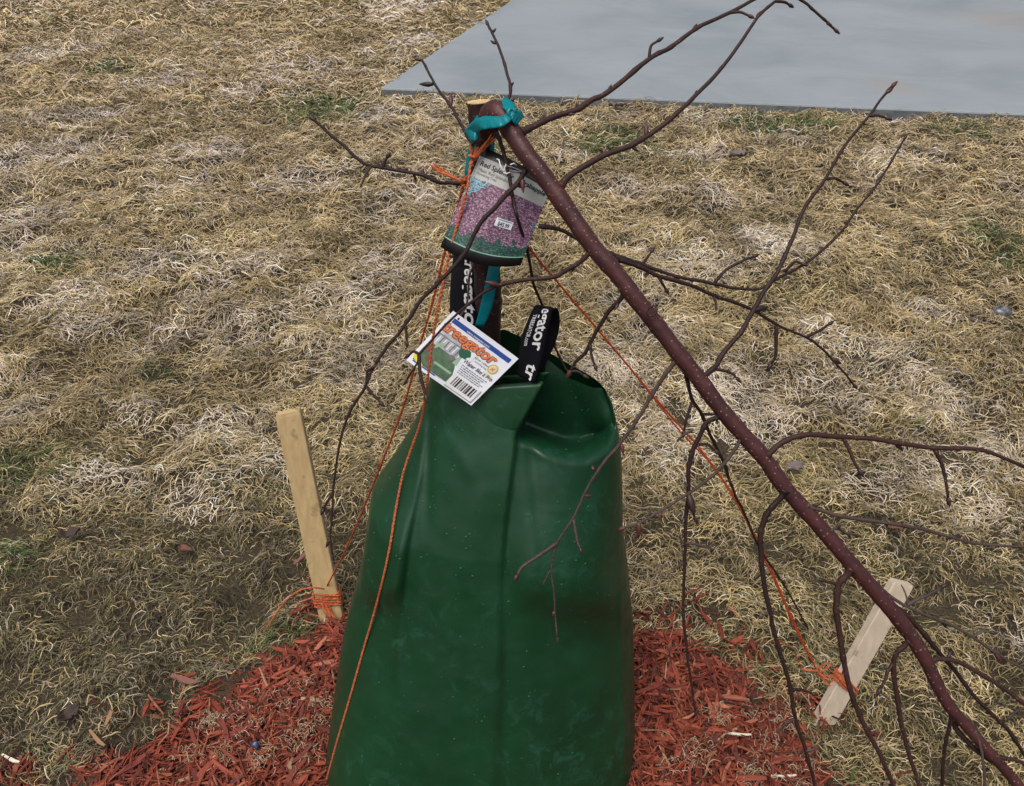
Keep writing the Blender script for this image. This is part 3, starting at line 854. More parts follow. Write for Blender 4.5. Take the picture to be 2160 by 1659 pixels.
# beads of rain standing on the vinyl
mb = MB()
for i in range(300):
    px = random.uniform(700, 1335); py = random.uniform(800, 1659)
    if random.random() < 0.45: px = random.choice([random.gauss(830, 50), random.gauss(960, 60), random.gauss(1220, 60)]); py = random.choice([random.gauss(1040, 110), random.gauss(900, 60), random.gauss(1160, 80)])
    r = ray(px, py).normalized()
    h_ = bvh.ray_cast(Vector((0, 0, CAM_H)), r)
    if h_[0] is None or h_[0].y > 1.02: continue
    n_ = h_[1] if h_[1].dot(r) < 0 else -h_[1]
    tx = n_.orthogonal().normalized(); ty = n_.cross(tx)
    rad = random.choice([0.0008, 0.0011, 0.0014, 0.0021])
    vs_ = []
    for (rr2, hh2) in ((1.0, -0.05), (0.72, 0.38)):
        for k in range(6):
            a = k * math.pi / 3
            vs_.append(h_[0] + (tx * math.cos(a) + ty * math.sin(a)) * rad * rr2 + n_ * rad * hh2)
    vs_.append(h_[0] + n_ * rad * 0.55)
    fs = [(k, (k + 1) % 6, 6 + (k + 1) % 6, 6 + k) for k in range(6)] + [(6 + k, 6 + (k + 1) % 6, 12) for k in range(6)]
    mb.add(vs_, fs)
t = NT('rain_bead', 0.5, 0.25); t.color((0.012, 0.085, 0.042)); M_bead = t.m
o = mb.build('rain_beads', M_bead, bag); o['kind'] = 'stuff'

# text helper: flat glyph mesh, mapped on any surface
def glyphs(s, size=1.0, shear=0.0, bold=0.0, align='LEFT', spacing=1.0):
    cu = bpy.data.curves.new('glyph_source', 'FONT')
    cu.body = s; cu.size = size; cu.shear = shear; cu.offset = bold; cu.align_x = align; cu.space_character = spacing
    cu.resolution_u = 3
    ob = bpy.data.objects.new('glyph_source', cu)
    COL.objects.link(ob)
    bpy.context.view_layer.update()
    dg = bpy.context.evaluated_depsgraph_get()
    me = bpy.data.meshes.new_from_object(ob.evaluated_get(dg), depsgraph=dg)
    vs_ = [tuple(v.co[:2]) for v in me.vertices]; fs = [tuple(p.vertices) for p in me.polygons]
    bpy.data.meshes.remove(me); bpy.data.objects.remove(ob); bpy.data.curves.remove(cu)
    return vs_, fs

# handles of webbing
def strap_rows(rows, n=8):
    data = cr([(a[0], a[1], b[0], b[1], d0, d1) for a, b, d0, d1 in rows], n)
    return data
def strap(name, rows, text_items):
    data = strap_rows(rows)
    def surf(s, w, lift_=0.0):
        i = min(max(s, 0), 1) * (len(data) - 1); k = min(int(i), len(data) - 2); f_ = i - k
        r = data[k] * (1 - f_) + data[k + 1] * f_
        px = r[0] + (r[2] - r[0]) * w; py = r[1] + (r[3] - r[1]) * w; d = r[4] + (r[5] - r[4]) * w
        return W(px, py, d - lift_)
    mb = MB(); mb.grid([[surf(i / 70, w / 6) for w in range(7)] for i in range(71)])
    o = mb.build(name, M_webbing, bag)
    so = o.modifiers.new('thick', 'SOLIDIFY'); so.thickness = 0.0018; so.offset = 0
    for (txt, s0, s1, w0, w1, bold) in text_items:
        vs_, fs = glyphs(txt, 1.0, 0.15, bold)
        xmax = max(v[0] for v in vs_); xmin = min(v[0] for v in vs_)
        ymin, ymax = -0.2, 0.72
        mb = MB()
        mb.add([surf(s0 + (s1 - s0) * (v[0] - xmin) / (xmax - xmin), w0 + (w1 - w0) * (v[1] - ymin) / (ymax - ymin), 0.0016) for v in vs_], fs)
        mb.build('lettering', M_print_white, o, smooth=False)
    return o
strap('handle_strap', [((1088, 790), (1127, 809), 1.112, 1.112), ((1094, 749), (1144, 752), 1.100, 1.102), ((1099, 716), (1154, 705), 1.092, 1.095), ((1110, 684), (1161, 674), 1.088, 1.092),
                       ((1126, 649), (1166, 654), 1.094, 1.098), ((1138, 646), (1178, 656), 1.112, 1.118), ((1140, 664), (1180, 690), 1.135, 1.138), ((1130, 702), (1170, 728), 1.142, 1.145),
                       ((1116, 746), (1150, 770), 1.146, 1.15), ((1100, 790), (1140, 800), 1.15, 1.155)],
      [('egator', 0.447, 0.135, 0.36, 0.98, 0.02), ('TREEGATOR.com', 0.390, 0.17, 0.12, 0.34, 0.01), ('tr', 0.070, -0.0, 0.30, 0.98, 0.02)])
strap('handle_strap', [((953, 720), (1012, 722), 1.128, 1.13), ((949, 660), (1008, 662), 1.118, 1.12), ((950, 600), (1006, 604), 1.112, 1.114), ((954, 560), (1004, 565), 1.112, 1.114),
                       ((958, 528), (1003, 535), 1.118, 1.118), ((962, 520), (1006, 528), 1.136, 1.136), ((966, 560), (1012, 570), 1.150, 1.150), ((968, 640), (1016, 650), 1.16, 1.16), ((968, 720), (1016, 722), 1.165, 1.165)],
      [('treegator', 0.44, 0.02, 0.40, 0.98, 0.02)])

# ------------------------------------------------------------------ the tree
tree = empty('apple_tree', (-0.055, 1.0, 0))
tag(tree, 'young leafless crabapple with red-brown bark bent over and drooping to the right', 'tree')
TR = [W(1029, 700, 1.150), W(1029, 620, 1.120), W(1026, 540, 1.092), W(1022, 450, 1.060), W(1019, 360, 1.030), W(1016, 290, 1.006), W(1010, 216, 0.986)]
base = Vector((-0.055, 1.0, -0.03))
pts = cr([tuple(base), tuple(base.lerp(TR[0], 0.5) + Vector((0, 0.004, 0)))] + [tuple(p) for p in TR], 5)
rad = [0.0165 + 0.004 * (1 - i / len(pts)) for i in range(len(pts))]
rad = [r * (1 + 0.05 * math.sin(i * 1.7)) for i, r in enumerate(rad)]
rad = [r * (1 - 0.16 * smooth(0.6, 1.0, i / len(rad))) for i, r in enumerate(rad)]; rad[-1] = 0.0155
mb = MB(); mb.tube(pts, rad, 14, cap=False); trunk = mb.build('trunk', M_trunk, tree)
tp = Vector(pts[-1]); tdir = (tp - Vector(pts[-2])).normalized()
mb = MB()
mb.tube([tp - tdir * 0.002, tp + tdir * 0.0012, tp + tdir * 0.0016], [0.0149, 0.0146, 0.012], 18); mb.build('sawn_top', M_cut, trunk, smooth=False)

LEAD = [(1030, 290, .985), (1030, 256, .966), (1042, 235, .953), (1058, 246, .945), (1082, 283, .940), (1106, 320, .938), (1134, 356, .937), (1172, 407, .937), (1215, 470, .938), (1252, 522, .940), (1300, 577, .942),
        (1345, 636, .945), (1390, 692, .948), (1430, 745, .951), (1475, 801, .954), (1520, 862, .957), (1570, 920, .96), (1612, 967, .963), (1650, 1022, .966), (1697, 1076, .969), (1745, 1130, .972),
        (1795, 1190, .975), (1840, 1240, .978), (1882, 1290, .98), (1917, 1335, .982), (1950, 1388, .984), (1978, 1446, .986), (2004, 1492, .988), (2038, 1530, .990), (2080, 1580, .992), (2118, 1622, .994),
        (2160, 1672, .996), (2210, 1740, 1.0)]
LR = [20, 24, 25, 24, 21, 20.5, 20.5, 20.5, 20, 19.8, 19.4, 19, 18.6, 18.4, 18.2, 18, 18, 18, 17.6, 17.3, 17.2, 17.2, 17.4, 17.2, 16.6, 15.5, 14, 13.5, 13, 12.5, 12, 11.5, 10]
data = cr([(x, y, d, r) for (x, y, d), r in zip(LEAD, LR)], 6)
mb = MB()
mb.tube([W(q[0], q[1], q[2]) for q in data], [0.95 * q[3] * q[2] / F * (1 + 0.035 * math.sin(i * 0.9) + 0.02 * math.sin(i * 2.3)) for i, q in enumerate(data)], 16)
leader = mb.build('leader', M_leader, tree)
LP = np.array([(x, y) for x, y, d in LEAD]); LD = np.array([d for x, y, d in LEAD])
def lead_depth(px, py): return float(LD[np.argmin(np.hypot(LP[:, 0] - px, LP[:, 1] - py))])
# scar ring where a side shoot was taken off
c_ = W(1375, 657, .928); n_ = (Vector((0, 0, CAM_H)) - c_).normalized(); a_ = n_.orthogonal().normalized(); b_ = n_.cross(a_)
mb = MB(); mb.tube([c_ + (a_ * math.cos(k * math.pi / 6) * 1.1 + b_ * math.sin(k * math.pi / 6) * 0.85) * 0.0058 for k in range(13)], [0.0013] * 13, 6); mb.build('scar', M_branch, leader)

def bud_tube(mb, p, q, r):
    """teardrop bud from p to q"""
    n = 7; pts = [p.lerp(q, i / (n - 1)) for i in range(n)]
    prof_ = [0.55, 0.85, 1.05, 1.0, 0.8, 0.5, 0.12]
    mb.tube(pts, [r * k for k in prof_], 7)

def branch(points, r0, r1, d0, d1, spurs=(), m=M_branch, tipbud=True, flare=1.35, start_on=None):
    P = np.array(points, float)
    seglen = np.concatenate([[0], np.cumsum(np.hypot(*np.diff(P, axis=0).T))]); tpar = seglen / seglen[-1]
    dd = d0 + (d1 - d0) * tpar if np.isscalar(d0) else np.interp(P[:, 1], d0, d1)
    rr3 = (r0 + (r1 - r0) * tpar ** 0.8) * 0.60
    data = cr([(a, b, c, r) for (a, b), c, r in zip(P, dd, rr3)], 5)
    npts = len(data)
    wpts, rads = [], []
    for i, q in enumerate(data):
        s = i / (npts - 1)
        k = 1 + (flare * 1.25 - 1) * math.exp(-s * npts / 1.8) + 0.10 * (mnoise.noise(Vector((i * 0.55, r0, P[0][0]))))
        if mnoise.noise(Vector((i * 3.7, P[0][0], 2.2))) > 0.28: k += 0.20
        jx = mnoise.noise(Vector((i * 0.45, P[0][1], 1.3))) * 1.3; jy = mnoise.noise(Vector((i * 0.45, P[0][1], 7.7))) * 1.3
        if i == 0: jx = jy = 0
        wpts.append(W(q[0] + jx, q[1] + jy, q[2])); rads.append(max(q[3], 1.2) * k * q[2] / F)
    mb = MB(); mb.tube(wpts, rads, 9)
    br = mb.build('branch', m, tree)
    if tipbud:
        mb = MB(); dirv = (wpts[-1] - wpts[-3]).normalized(); L_ = max(rads[-1] * 6.5, 0.008)
        bud_tube(mb, wpts[-1] - dirv * 0.001, wpts[-1] + dirv * L_, rads[-1] * 1.45); mb.build('bud', M_darkbud if tipbud == 'dark' else M_bud, br)
    for sp in spurs:
        pts2, kind = sp
        mid = np.argmin(np.hypot(P[:, 0] - pts2[0][0], P[:, 1] - pts2[0][1]))
        dloc = float(np.interp(0, [0, 1], [dd[mid], dd[mid]]))
        # depth along the branch at the closest sampled point
        j = min(range(npts), key=lambda i: (data[i][0] - pts2[0][0]) ** 2 + (data[i][1] - pts2[0][1]) ** 2); dloc = data[j][2]
        ddep = random.uniform(-0.006, 0.010)
        q2 = cr([(x, y, dloc + ddep * i / max(1, len(pts2) - 1)) for i, (x, y) in enumerate(pts2)], 5)
        wp = [W(*q) for q in q2]
        ln = sum((wp[i + 1] - wp[i]).length for i in range(len(wp) - 1))
        rb = {'b': 3.0, 't': 3.2, 'T': 4.0, 'k': 2.6, 'w': 1.8, 'g': 3.0}[kind] * dloc / F
        mb = MB()
        if kind == 'b':
            bud_tube(mb, wp[0], wp[-1], max(rb * 1.25, ln * 0.16)); mb.build('bud', M_bud, br)
        elif kind == 'k':
            bud_tube(mb, wp[0], wp[-1], max(rb * 1.2, ln * 0.17)); mb.build('bud', M_darkbud, br)
        else:
            mb.tube(wp, [rb * (1.15 - 0.45 * i / len(wp)) for i in range(len(wp))], 7)
            tw = mb.build('twig', M_greytwig if kind == 'g' else (m if kind != 'w' else M_greytwig), br)
            if kind in 'tT':
                dv = (wp[-1] - wp[-2]).normalized()
                mb2 = MB(); bud_tube(mb2, wp[-1] - dv * 0.0005, wp[-1] + dv * max(0.006, rb * 5), rb * 1.25)
                o2 = mb2.build('bud', M_darkbud, br)
    return br

branch([(1100, 280), (1120, 270), (1165, 248), (1215, 233), (1248, 212), (1290, 190), (1369, 125), (1415, 100), (1469, 60), (1540, 27), (1590, 0), (1640, -20), (1692, 2), (1715, 22), (1744, 46), (1760, 62)], 12, 4.2, .94, 1.06,
       [([(1369, 125), (1373, 98), (1386, 88)], 't'), ([(1282, 194), (1290, 178)], 'k'), ([(1462, 62), (1471, 50)], 'k'), ([(1540, 27), (1561, 26), (1578, 33)], 't'), ([(1196, 242), (1215, 241)], 'k'), ([(1744, 46), (1752, 56)], 'b')], m=M_branch)
branch([(1180, 396), (1207, 367), (1273, 329), (1332, 307), (1398, 265), (1457, 212), (1519, 148), (1561, 92), (1598, 37), (1634, 4)], 12, 5, .935, 1.02,
       [([(1636, 3), (1655, 5), (1664, 10)], 't'), ([(1363, 288), (1363, 256)], 'b'), ([(1332, 310), (1348, 321)], 'k'), ([(1516, 150), (1524, 138)], 'k'), ([(1466, 205), (1470, 190)], 'k'), ([(1596, 40), (1604, 24)], 'b')], tipbud=False)
branch([(1016, 390), (977, 387), (929, 386), (892, 370), (823, 357), (783, 350), (754, 336), (727, 309), (701, 288), (665, 256)], 7.2, 5.2, 1.0, .98,
       [([(808, 354), (812, 341), (816, 334)], 't'), ([(808, 354), (795, 345)], 'k'), ([(783, 351), (772, 367), (760, 396)], 'g'), ([(891, 370), (893, 357)], 'k'), ([(872, 366), (877, 380)], 'k'), ([(823, 357), (826, 349)], 'k')], m=M_twig, tipbud='dark')
branch([(1000, 305), (985, 288), (963, 245), (947, 219), (916, 176), (894, 134), (890, 128)], 6, 4.2, .985, 1.0,
       [([(914, 178), (884, 178)], 'k'), ([(951, 224), (953, 206), (951, 196)], 'b')], m=M_twig, tipbud='dark')
branch([(1055, 250), (1060, 240), (1069, 219), (1077, 190), (1069, 153), (1056, 110), (1040, 73), (1030, 54)], 6.5, 4.2, .938, .97,
       [([(1038, 70), (1047, 60)], 'k'), ([(1046, 93), (1034, 86)], 'k'), ([(1076, 184), (1084, 173)], 'k'), ([(1079, 212), (1086, 208)], 'b')], m=M_twig, tipbud='dark')
branch([(1044, 262), (1046, 274), (1055, 299), (1066, 337), (1073, 365), (1079, 402), (1086, 436), (1091, 460), (1112, 527), (1124, 593), (1134, 622), (1144, 646), (1158, 695), (1170, 730), (1185, 764), (1196, 782)], 8, 3.8, (262, 300, 460, 560, 636, 700, 782), (.962, .960, .964, 1.04, 1.128, 1.165, 1.175),
       [([(1168, 728), (1176, 742)], 'k'), ([(1181, 740), (1186, 746)], 'k')], m=M_twig, tipbud='dark', flare=1.1)
branch([(1112, 352), (1106, 364), (1094, 385), (1071, 408), (1044, 439), (1010, 476), (985, 527), (956, 564), (920, 602), (888, 634), (854, 687), (815, 735), (783, 785), (770, 817), (741, 864), (722, 912), (709, 980), (702, 1042), (701, 1076), (697, 1130), (702, 1172)], 9.5, 3.2, .945, 1.04,
       [([(702, 1042), (690, 1060), (683, 1074)], 't'), ([(697, 1137), (691, 1148), (687, 1156)], 'k'), ([(855, 688), (857, 702), (858, 719)], 't'), ([(773, 816), (786, 832), (801, 848)], 't'), ([(774, 810), (775, 785), (783, 778)], 't'), ([(1101, 376), (1102, 396), (1104, 408)], 'b'), ([(1090, 392), (1110, 395)], 'k')], m=M_twig, tipbud='dark')
branch([(1252, 526), (1245, 532), (1221, 555), (1190, 573), (1166, 585), (1100, 592), (1045, 603), (1036, 607)], 9, 7, .938, .975,
       [([(1050, 602), (1040, 594), (1022, 594)], 'b'), ([(1213, 560), (1206, 574)], 'k')], tipbud=False)
branch([(1040, 606), (1009, 626), (961, 665), (915, 713), (886, 747), (879, 768), (859, 800)], 5.4, 3.4, .975, 1.01,
       [([(884, 750), (886, 785), (894, 820), (897, 832)], 'T'), ([(884, 748), (873, 742), (864, 748)], 't')], m=M_twig, tipbud='dark')
branch([(1318, 614), (1312, 628), (1287, 654), (1269, 682), (1251, 712), (1236, 742), (1215, 763), (1205, 782)], 9.5, 5.5, .945, 1.0,
       [([(1278, 669), (1290, 683)], 'k'), ([(1245, 728), (1248, 752), (1254, 770)], 't'), ([(1204, 784), (1218, 784), (1230, 791)], 't'), ([(1305, 640), (1296, 656)], 'k')], m=M_twig)
branch([(1136, 477), (1178, 484), (1208, 498), (1232, 513), (1281, 532), (1317, 545), (1356, 558), (1401, 576), (1447, 588), (1492, 596), (1537, 606), (1582, 611), (1612, 607), (1640, 588), (1700, 555), (1765, 500), (1802, 450), (1857, 379), (1894, 317), (1908, 292)], 7.6, 3.6, .99, 1.08,
       [([(1356, 557), (1366, 543), (1373, 533)], 't'), ([(1507, 598), (1531, 570), (1570, 549), (1588, 542)], 't'), ([(1850, 389), (1858, 372)], 'k'), ([(1780, 481), (1790, 476)], 'k'), ([(1655, 574), (1676, 553), (1690, 556)], 't')], m=M_twig, tipbud='dark', flare=1.0)
branch([(1300, 548), (1311, 550), (1356, 566), (1389, 582), (1456, 602), (1507, 624), (1552, 639), (1588, 654), (1636, 684), (1700, 712), (1726, 729), (1762, 765), (1783, 790), (1800, 812)], 9, 3.4, .955, 1.06,
       [([(1504, 624), (1510, 638), (1510, 655)], 'g'), ([(1638, 688), (1637, 720), (1636, 751), (1627, 768)], 'T'), ([(1700, 712), (1728, 698), (1748, 685)], 't'), ([(1390, 586), (1398, 600), (1404, 610)], 't'), ([(1588, 655), (1608, 652), (1622, 648)], 'k'), ([(1755, 758), (1775, 768)], 'k')], m=M_twig, tipbud='dark')
branch([(1478, 800), (1490, 790), (1510, 772), (1528, 742), (1561, 703), (1588, 657), (1612, 615), (1639, 576), (1660, 531), (1673, 500), (1698, 437), (1740, 379), (1782, 308), (1832, 246), (1869, 196), (1882, 183)], 10, 4.2, .95, 1.05,
       [([(1834, 245), (1850, 244), (1868, 249)], 't'), ([(1742, 378), (1762, 377), (1780, 386)], 't'), ([(1508, 779), (1530, 783), (1546, 790), (1553, 797)], 't'), ([(1870, 196), (1878, 190), (1886, 182)], 'b'), ([(1772, 325), (1780, 318)], 'k')], m=M_twig)
branch([(1430, 752), (1422, 766), (1401, 793), (1376, 833), (1341, 891), (1310, 934), (1271, 980), (1237, 1034), (1210, 1092), (1175, 1146), (1163, 1200), (1169, 1254), (1171, 1300), (1176, 1345)], 8.2, 2.8, .95, 1.06,
       [([(1175, 1146), (1136, 1173), (1103, 1195), (1092, 1212)], 'T'), ([(1210, 1096), (1217, 1138), (1223, 1156)], 't'), ([(1231, 1045), (1250, 1048)], 'b'), ([(1161, 1203), (1150, 1224), (1144, 1234)], 'w'), ([(1311, 936), (1316, 948), (1315, 961)], 'b'), ([(1252, 992), (1248, 982)], 'b'), ([(1170, 1290), (1165, 1300)], 'b'), ([(1342, 888), (1340, 898)], 'k')], m=M_greytwig)
branch([(1444, 780), (1449, 801), (1461, 845), (1480, 874), (1498, 917), (1523, 968), (1537, 1008), (1552, 1047), (1574, 1091), (1592, 1135), (1617, 1181), (1653, 1232), (1690, 1300), (1700, 1318)], 7, 3, .96, 1.15,
       [([(1460, 848), (1447, 888), (1443, 910)], 't'), ([(1480, 874), (1512, 874)], 'g'), ([(1537, 1010), (1543, 1026)], 'k')], m=M_twig, tipbud='dark')
branch([(1518, 876), (1512, 881), (1490, 892), (1476, 921), (1461, 953), (1452, 989), (1452, 1033), (1447, 1098), (1445, 1170), (1442, 1243), (1441, 1295), (1447, 1351), (1453, 1407), (1461, 1459), (1466, 1500)], 9.5, 3.6, .955, 1.06,
       [([(1452, 1055), (1458, 1072), (1465, 1091)], 't'), ([(1446, 1145), (1475, 1150), (1505, 1160)], 'g'), ([(1474, 938), (1492, 938), (1508, 950)], 't'), ([(1452, 1020), (1442, 1034)], 'k'), ([(1447, 1180), (1430, 1196), (1420, 1200)], 'g'), ([(1462, 906), (1440, 920), (1428, 932)], 'g')], m=M_twig, tipbud='dark')
branch([(1570, 914), (1562, 926), (1552, 946), (1527, 979), (1498, 1008), (1454, 1040), (1400, 1074), (1376, 1088), (1349, 1103), (1318, 1114)], 7, 4, .955, .99,
       [([(1348, 1103), (1347, 1125), (1347, 1138)], 'b'), ([(1372, 1090), (1370, 1074)], 'k'), ([(1452, 1042), (1458, 1056), (1465, 1090)], 'k'), ([(1316, 1114), (1303, 1116)], 'b'), ([(1394, 1080), (1390, 1096)], 'b')], m=M_greytwig)
branch([(1618, 962), (1630, 950), (1653, 932), (1700, 918), (1762, 921), (1834, 926), (1907, 937), (1972, 946), (2044, 946), (2087, 955), (2124, 970), (2160, 984), (2215, 1012)], 10.5, 6, .958, 1.02,
       [([(1780, 926), (1792, 950), (1802, 975), (1811, 990)], 'T'), ([(1972, 950), (1985, 975), (1993, 1005), (2000, 1050)], 'T'), ([(1690, 920), (1714, 912)], 'k'), ([(1890, 936), (1904, 950)], 'k'), ([(2060, 948), (2064, 956)], 'k')], m=M_branch)
branch([(1656, 1034), (1648, 1048), (1624, 1076), (1610, 1102), (1604, 1134), (1606, 1181), (1613, 1243), (1624, 1286), (1630, 1319), (1646, 1379), (1666, 1447), (1678, 1518), (1698, 1578), (1718, 1654), (1735, 1720)], 11, 5.5, .96, 1.06,
       [([(1670, 1455), (1692, 1456), (1713, 1463)], 't'), ([(1676, 1516), (1655, 1530), (1638, 1546)], 'g'), ([(1608, 1106), (1600, 1120), (1598, 1132)], 'k'), ([(1700, 1584), (1725, 1580)], 'g'), ([(1622, 1290), (1600, 1305)], 'g')], m=M_twig)
branch([(1702, 1066), (1716, 1072), (1744, 1080), (1780, 1091), (1867, 1103), (1943, 1116), (1997, 1131), (2051, 1145), (2124, 1152), (2160, 1154), (2220, 1160)], 7.5, 4.5, .962, 1.02,
       [([(1714, 1068), (1724, 1058), (1732, 1062)], 'k'), ([(1867, 1103), (1873, 1112)], 'k'), ([(2010, 1134), (2030, 1132)], 'k')], m=M_greytwig)
branch([(1752, 1120), (1765, 1115), (1787, 1126), (1806, 1130)], 5, 4, .965, .99, [([(1765, 1116), (1776, 1106)], 'k'), ([(1787, 1126), (1796, 1138)], 'k')], m=M_greytwig)
branch([(1796, 1200), (1785, 1216), (1769, 1235), (1764, 1279), (1766, 1300), (1774, 1359), (1782, 1407), (1798, 1470), (1825, 1534), (1857, 1594), (1885, 1658), (1905, 1710)], 12, 7, .968, 1.03,
       [([(1764, 1232), (1750, 1229), (1739, 1226)], 't'), ([(1783, 1412), (1776, 1422)], 'k'), ([(1830, 1540), (1842, 1536)], 'k')], m=M_branch)
branch([(1845, 1236), (1865, 1248), (1897, 1271), (1937, 1291), (1997, 1315), (2056, 1347), (2096, 1375), (2136, 1399), (2160, 1411), (2220, 1440)], 6, 4.5, .975, 1.01,
       [([(1913, 1277), (1940, 1262), (1957, 1256), (1985, 1240)], 'T'), ([(2052, 1344), (2072, 1332), (2088, 1334)], 't'), ([(2100, 1378), (2112, 1400)], 'b'), ([(1990, 1312), (1996, 1325)], 'k'), ([(1916, 1275), (1909, 1250), (1901, 1234)], 'w')], m=M_greytwig)
branch([(1888, 1284), (1900, 1288), (1925, 1311), (1957, 1347), (1985, 1383), (2017, 1419), (2056, 1470), (2096, 1510), (2128, 1542), (2156, 1585), (2190, 1650)], 9.5, 6, .985, 1.04,
       [([(2052, 1466), (2045, 1478)], 'k'), ([(2124, 1518), (2145, 1500), (2165, 1492)], 'g')], m=M_twig)
branch([(1946, 1396), (1958, 1396), (1985, 1391), (2017, 1395), (2056, 1415), (2096, 1439), (2136, 1466), (2160, 1484), (2220, 1520)], 8.5, 7.5, .982, 1.0,
       [([(1998, 1390), (2002, 1380), (2008, 1372)], 'k'), ([(2100, 1442), (2108, 1438)], 'k')], m=M_branch)
branch([(1918, 1352), (1908, 1362), (1889, 1383), (1885, 1415), (1891, 1462), (1901, 1526), (1917, 1590), (1933, 1638), (1948, 1690)], 9, 7, .98, 1.02,
       [([(1884, 1400), (1872, 1418), (1869, 1431), (1858, 1452)], 'T'), ([(1906, 1550), (1900, 1560)], 'k'), ([(1912, 1356), (1900, 1355)], 'k')], m=M_branch)
branch([(2006, 1505), (2005, 1522), (1996, 1560), (1989, 1610), (1987, 1658), (1985, 1710)], 7, 5, .988, 1.03, [([(1990, 1590), (1996, 1580)], 'k')], m=M_twig)
branch([(2056, 1542), (2064, 1560), (2072, 1595), (2078, 1658), (2080, 1710)], 5.5, 4.5, .985, .99, [], m=M_greytwig)
branch([(2090, 1600), (2106, 1598), (2136, 1602), (2160, 1612), (2215, 1650)], 7.5, 6, .99, 1.0, [], m=M_branch)
branch([(2012, 1524), (2022, 1545), (2050, 1574), (2080, 1598), (2104, 1612)], 9, 9.5, 1.0, 1.0, [], m=M_twig, tipbud=False, flare=1.0)
# raindrops hanging from bud tips
t = NT('clear_water', 0.02, 0.5); t.color((0.9, 0.93, 0.95)); t.b.inputs['Transmission Weight'].default_value = 1.0; t.b.inputs['IOR'].default_value = 1.33; M_water = t.m

# ------------------------------------------------------------------ teal ribbon
rib = empty('plastic_ribbon', W(1040, 255, .94))
tag(rib, 'teal plastic flagging ribbon knotted round the top of the bent trunk', 'ribbon')
def strip(name, rows, m=M_ribbon, parent=rib, n=6, th=0.0004, fold=0.0):
    """rows: (edge a px, edge b px, depth a, depth b)"""
    data = cr([(a[0], a[1], b[0], b[1], d0, d1) for a, b, d0, d1 in rows], n); a0 = rows[0][0][0] * 0.37
    mb = MB(); out = []
    for i, r in enumerate(data):
        row = []
        for k in range(7):
            q = k / 6
            wv = mnoise.noise(Vector((i * 0.35, q * 2.0, len(rows)))) * 0.0014 + mnoise.noise(Vector((i * 0.9, q * 6.0, a0))) * 0.0010
            row.append(W(r[0] + (r[2] - r[0]) * q, r[1] + (r[3] - r[1]) * q, r[4] + (r[5] - r[4]) * q + wv - fold * math.sin(math.pi * q)))
        out.append(row)
    mb.grid(out)
    o = mb.build(name, m, parent)
    so = o.modifiers.new('thick', 'SOLIDIFY'); so.thickness = th; so.offset = 0
    return o
strip('band', [((978, 280), (996, 300), .972, .966), ((988, 266), (1010, 280), .955, .948), ((1003, 252), (1020, 274), .940, .932), ((1025, 245), (1038, 271), .930, .923), ((1050, 246), (1057, 268), .922, .916), ((1068, 242), (1076, 256), .924, .921), ((1078, 233), (1086, 242), .930, .930)], fold=0.0006)
strip('band', [((1006, 243), (994, 262), .972, .966), ((1014, 249), (1010, 266), .957, .952), ((1030, 256), (1030, 266), .945, .943)], fold=0.002)
strip('loop', [((981, 272), (990, 297), .965, .965), ((992, 272), (996, 298), .957, .957), ((1004, 273), (1004, 297), .954, .953), ((1012, 272), (1008, 292), .960, .958), ((1012, 276), (1004, 290), .970, .970)], fold=0.001)
strip('loop', [((1050, 217), (1067, 205), .944, .946), ((1060, 227), (1080, 214), .934, .938), ((1069, 236), (1088, 226), .928, .930), ((1075, 242), (1081, 237), .924, .925)], fold=0.002)
strip('loop', [((1054, 214), (1064, 207), .950, .950), ((1066, 219), (1076, 211), .956, .956), ((1080, 233), (1086, 227), .940, .940), ((1079, 240), (1082, 237), .930, .930)], fold=-0.002)
strip('tail', [((1073, 243), (1079, 236), .924, .924), ((1079, 252), (1089, 233), .922, .926), ((1085, 262), (1100, 235), .926, .934), ((1090, 264), (1104, 248), .932, .938)], fold=0.0015)
mb = MB(); c_ = W(1079, 238, .925)
mb.tube([c_ + Vector((math.cos(k * 0.7) * 0.004, math.sin(k * 0.9) * 0.003, math.sin(k * 0.7) * 0.004)) for k in range(10)], [0.0026] * 10, 7); mb.build('knot', M_ribbon, rib)
strip('tail', [((990, 300), (1004, 304), .985, .985), ((984, 335), (994, 338), .995, .995), ((980, 372), (990, 374), 1.004, 1.004), ((990, 430), (1000, 432), 1.03, 1.03)])
strip('tail', [((1024, 300), (1040, 300), 1.0, 1.0), ((1034, 420), (1056, 420), 1.03, 1.03), ((1034, 520), (1058, 522), 1.055, 1.055), ((1030, 566), (1055, 568), 1.066, 1.066), ((1021, 610), (1046, 612), 1.078, 1.080), ((1012, 650), (1036, 654), 1.092, 1.094), ((1002, 688), (1020, 690), 1.104, 1.106)], fold=0.001)

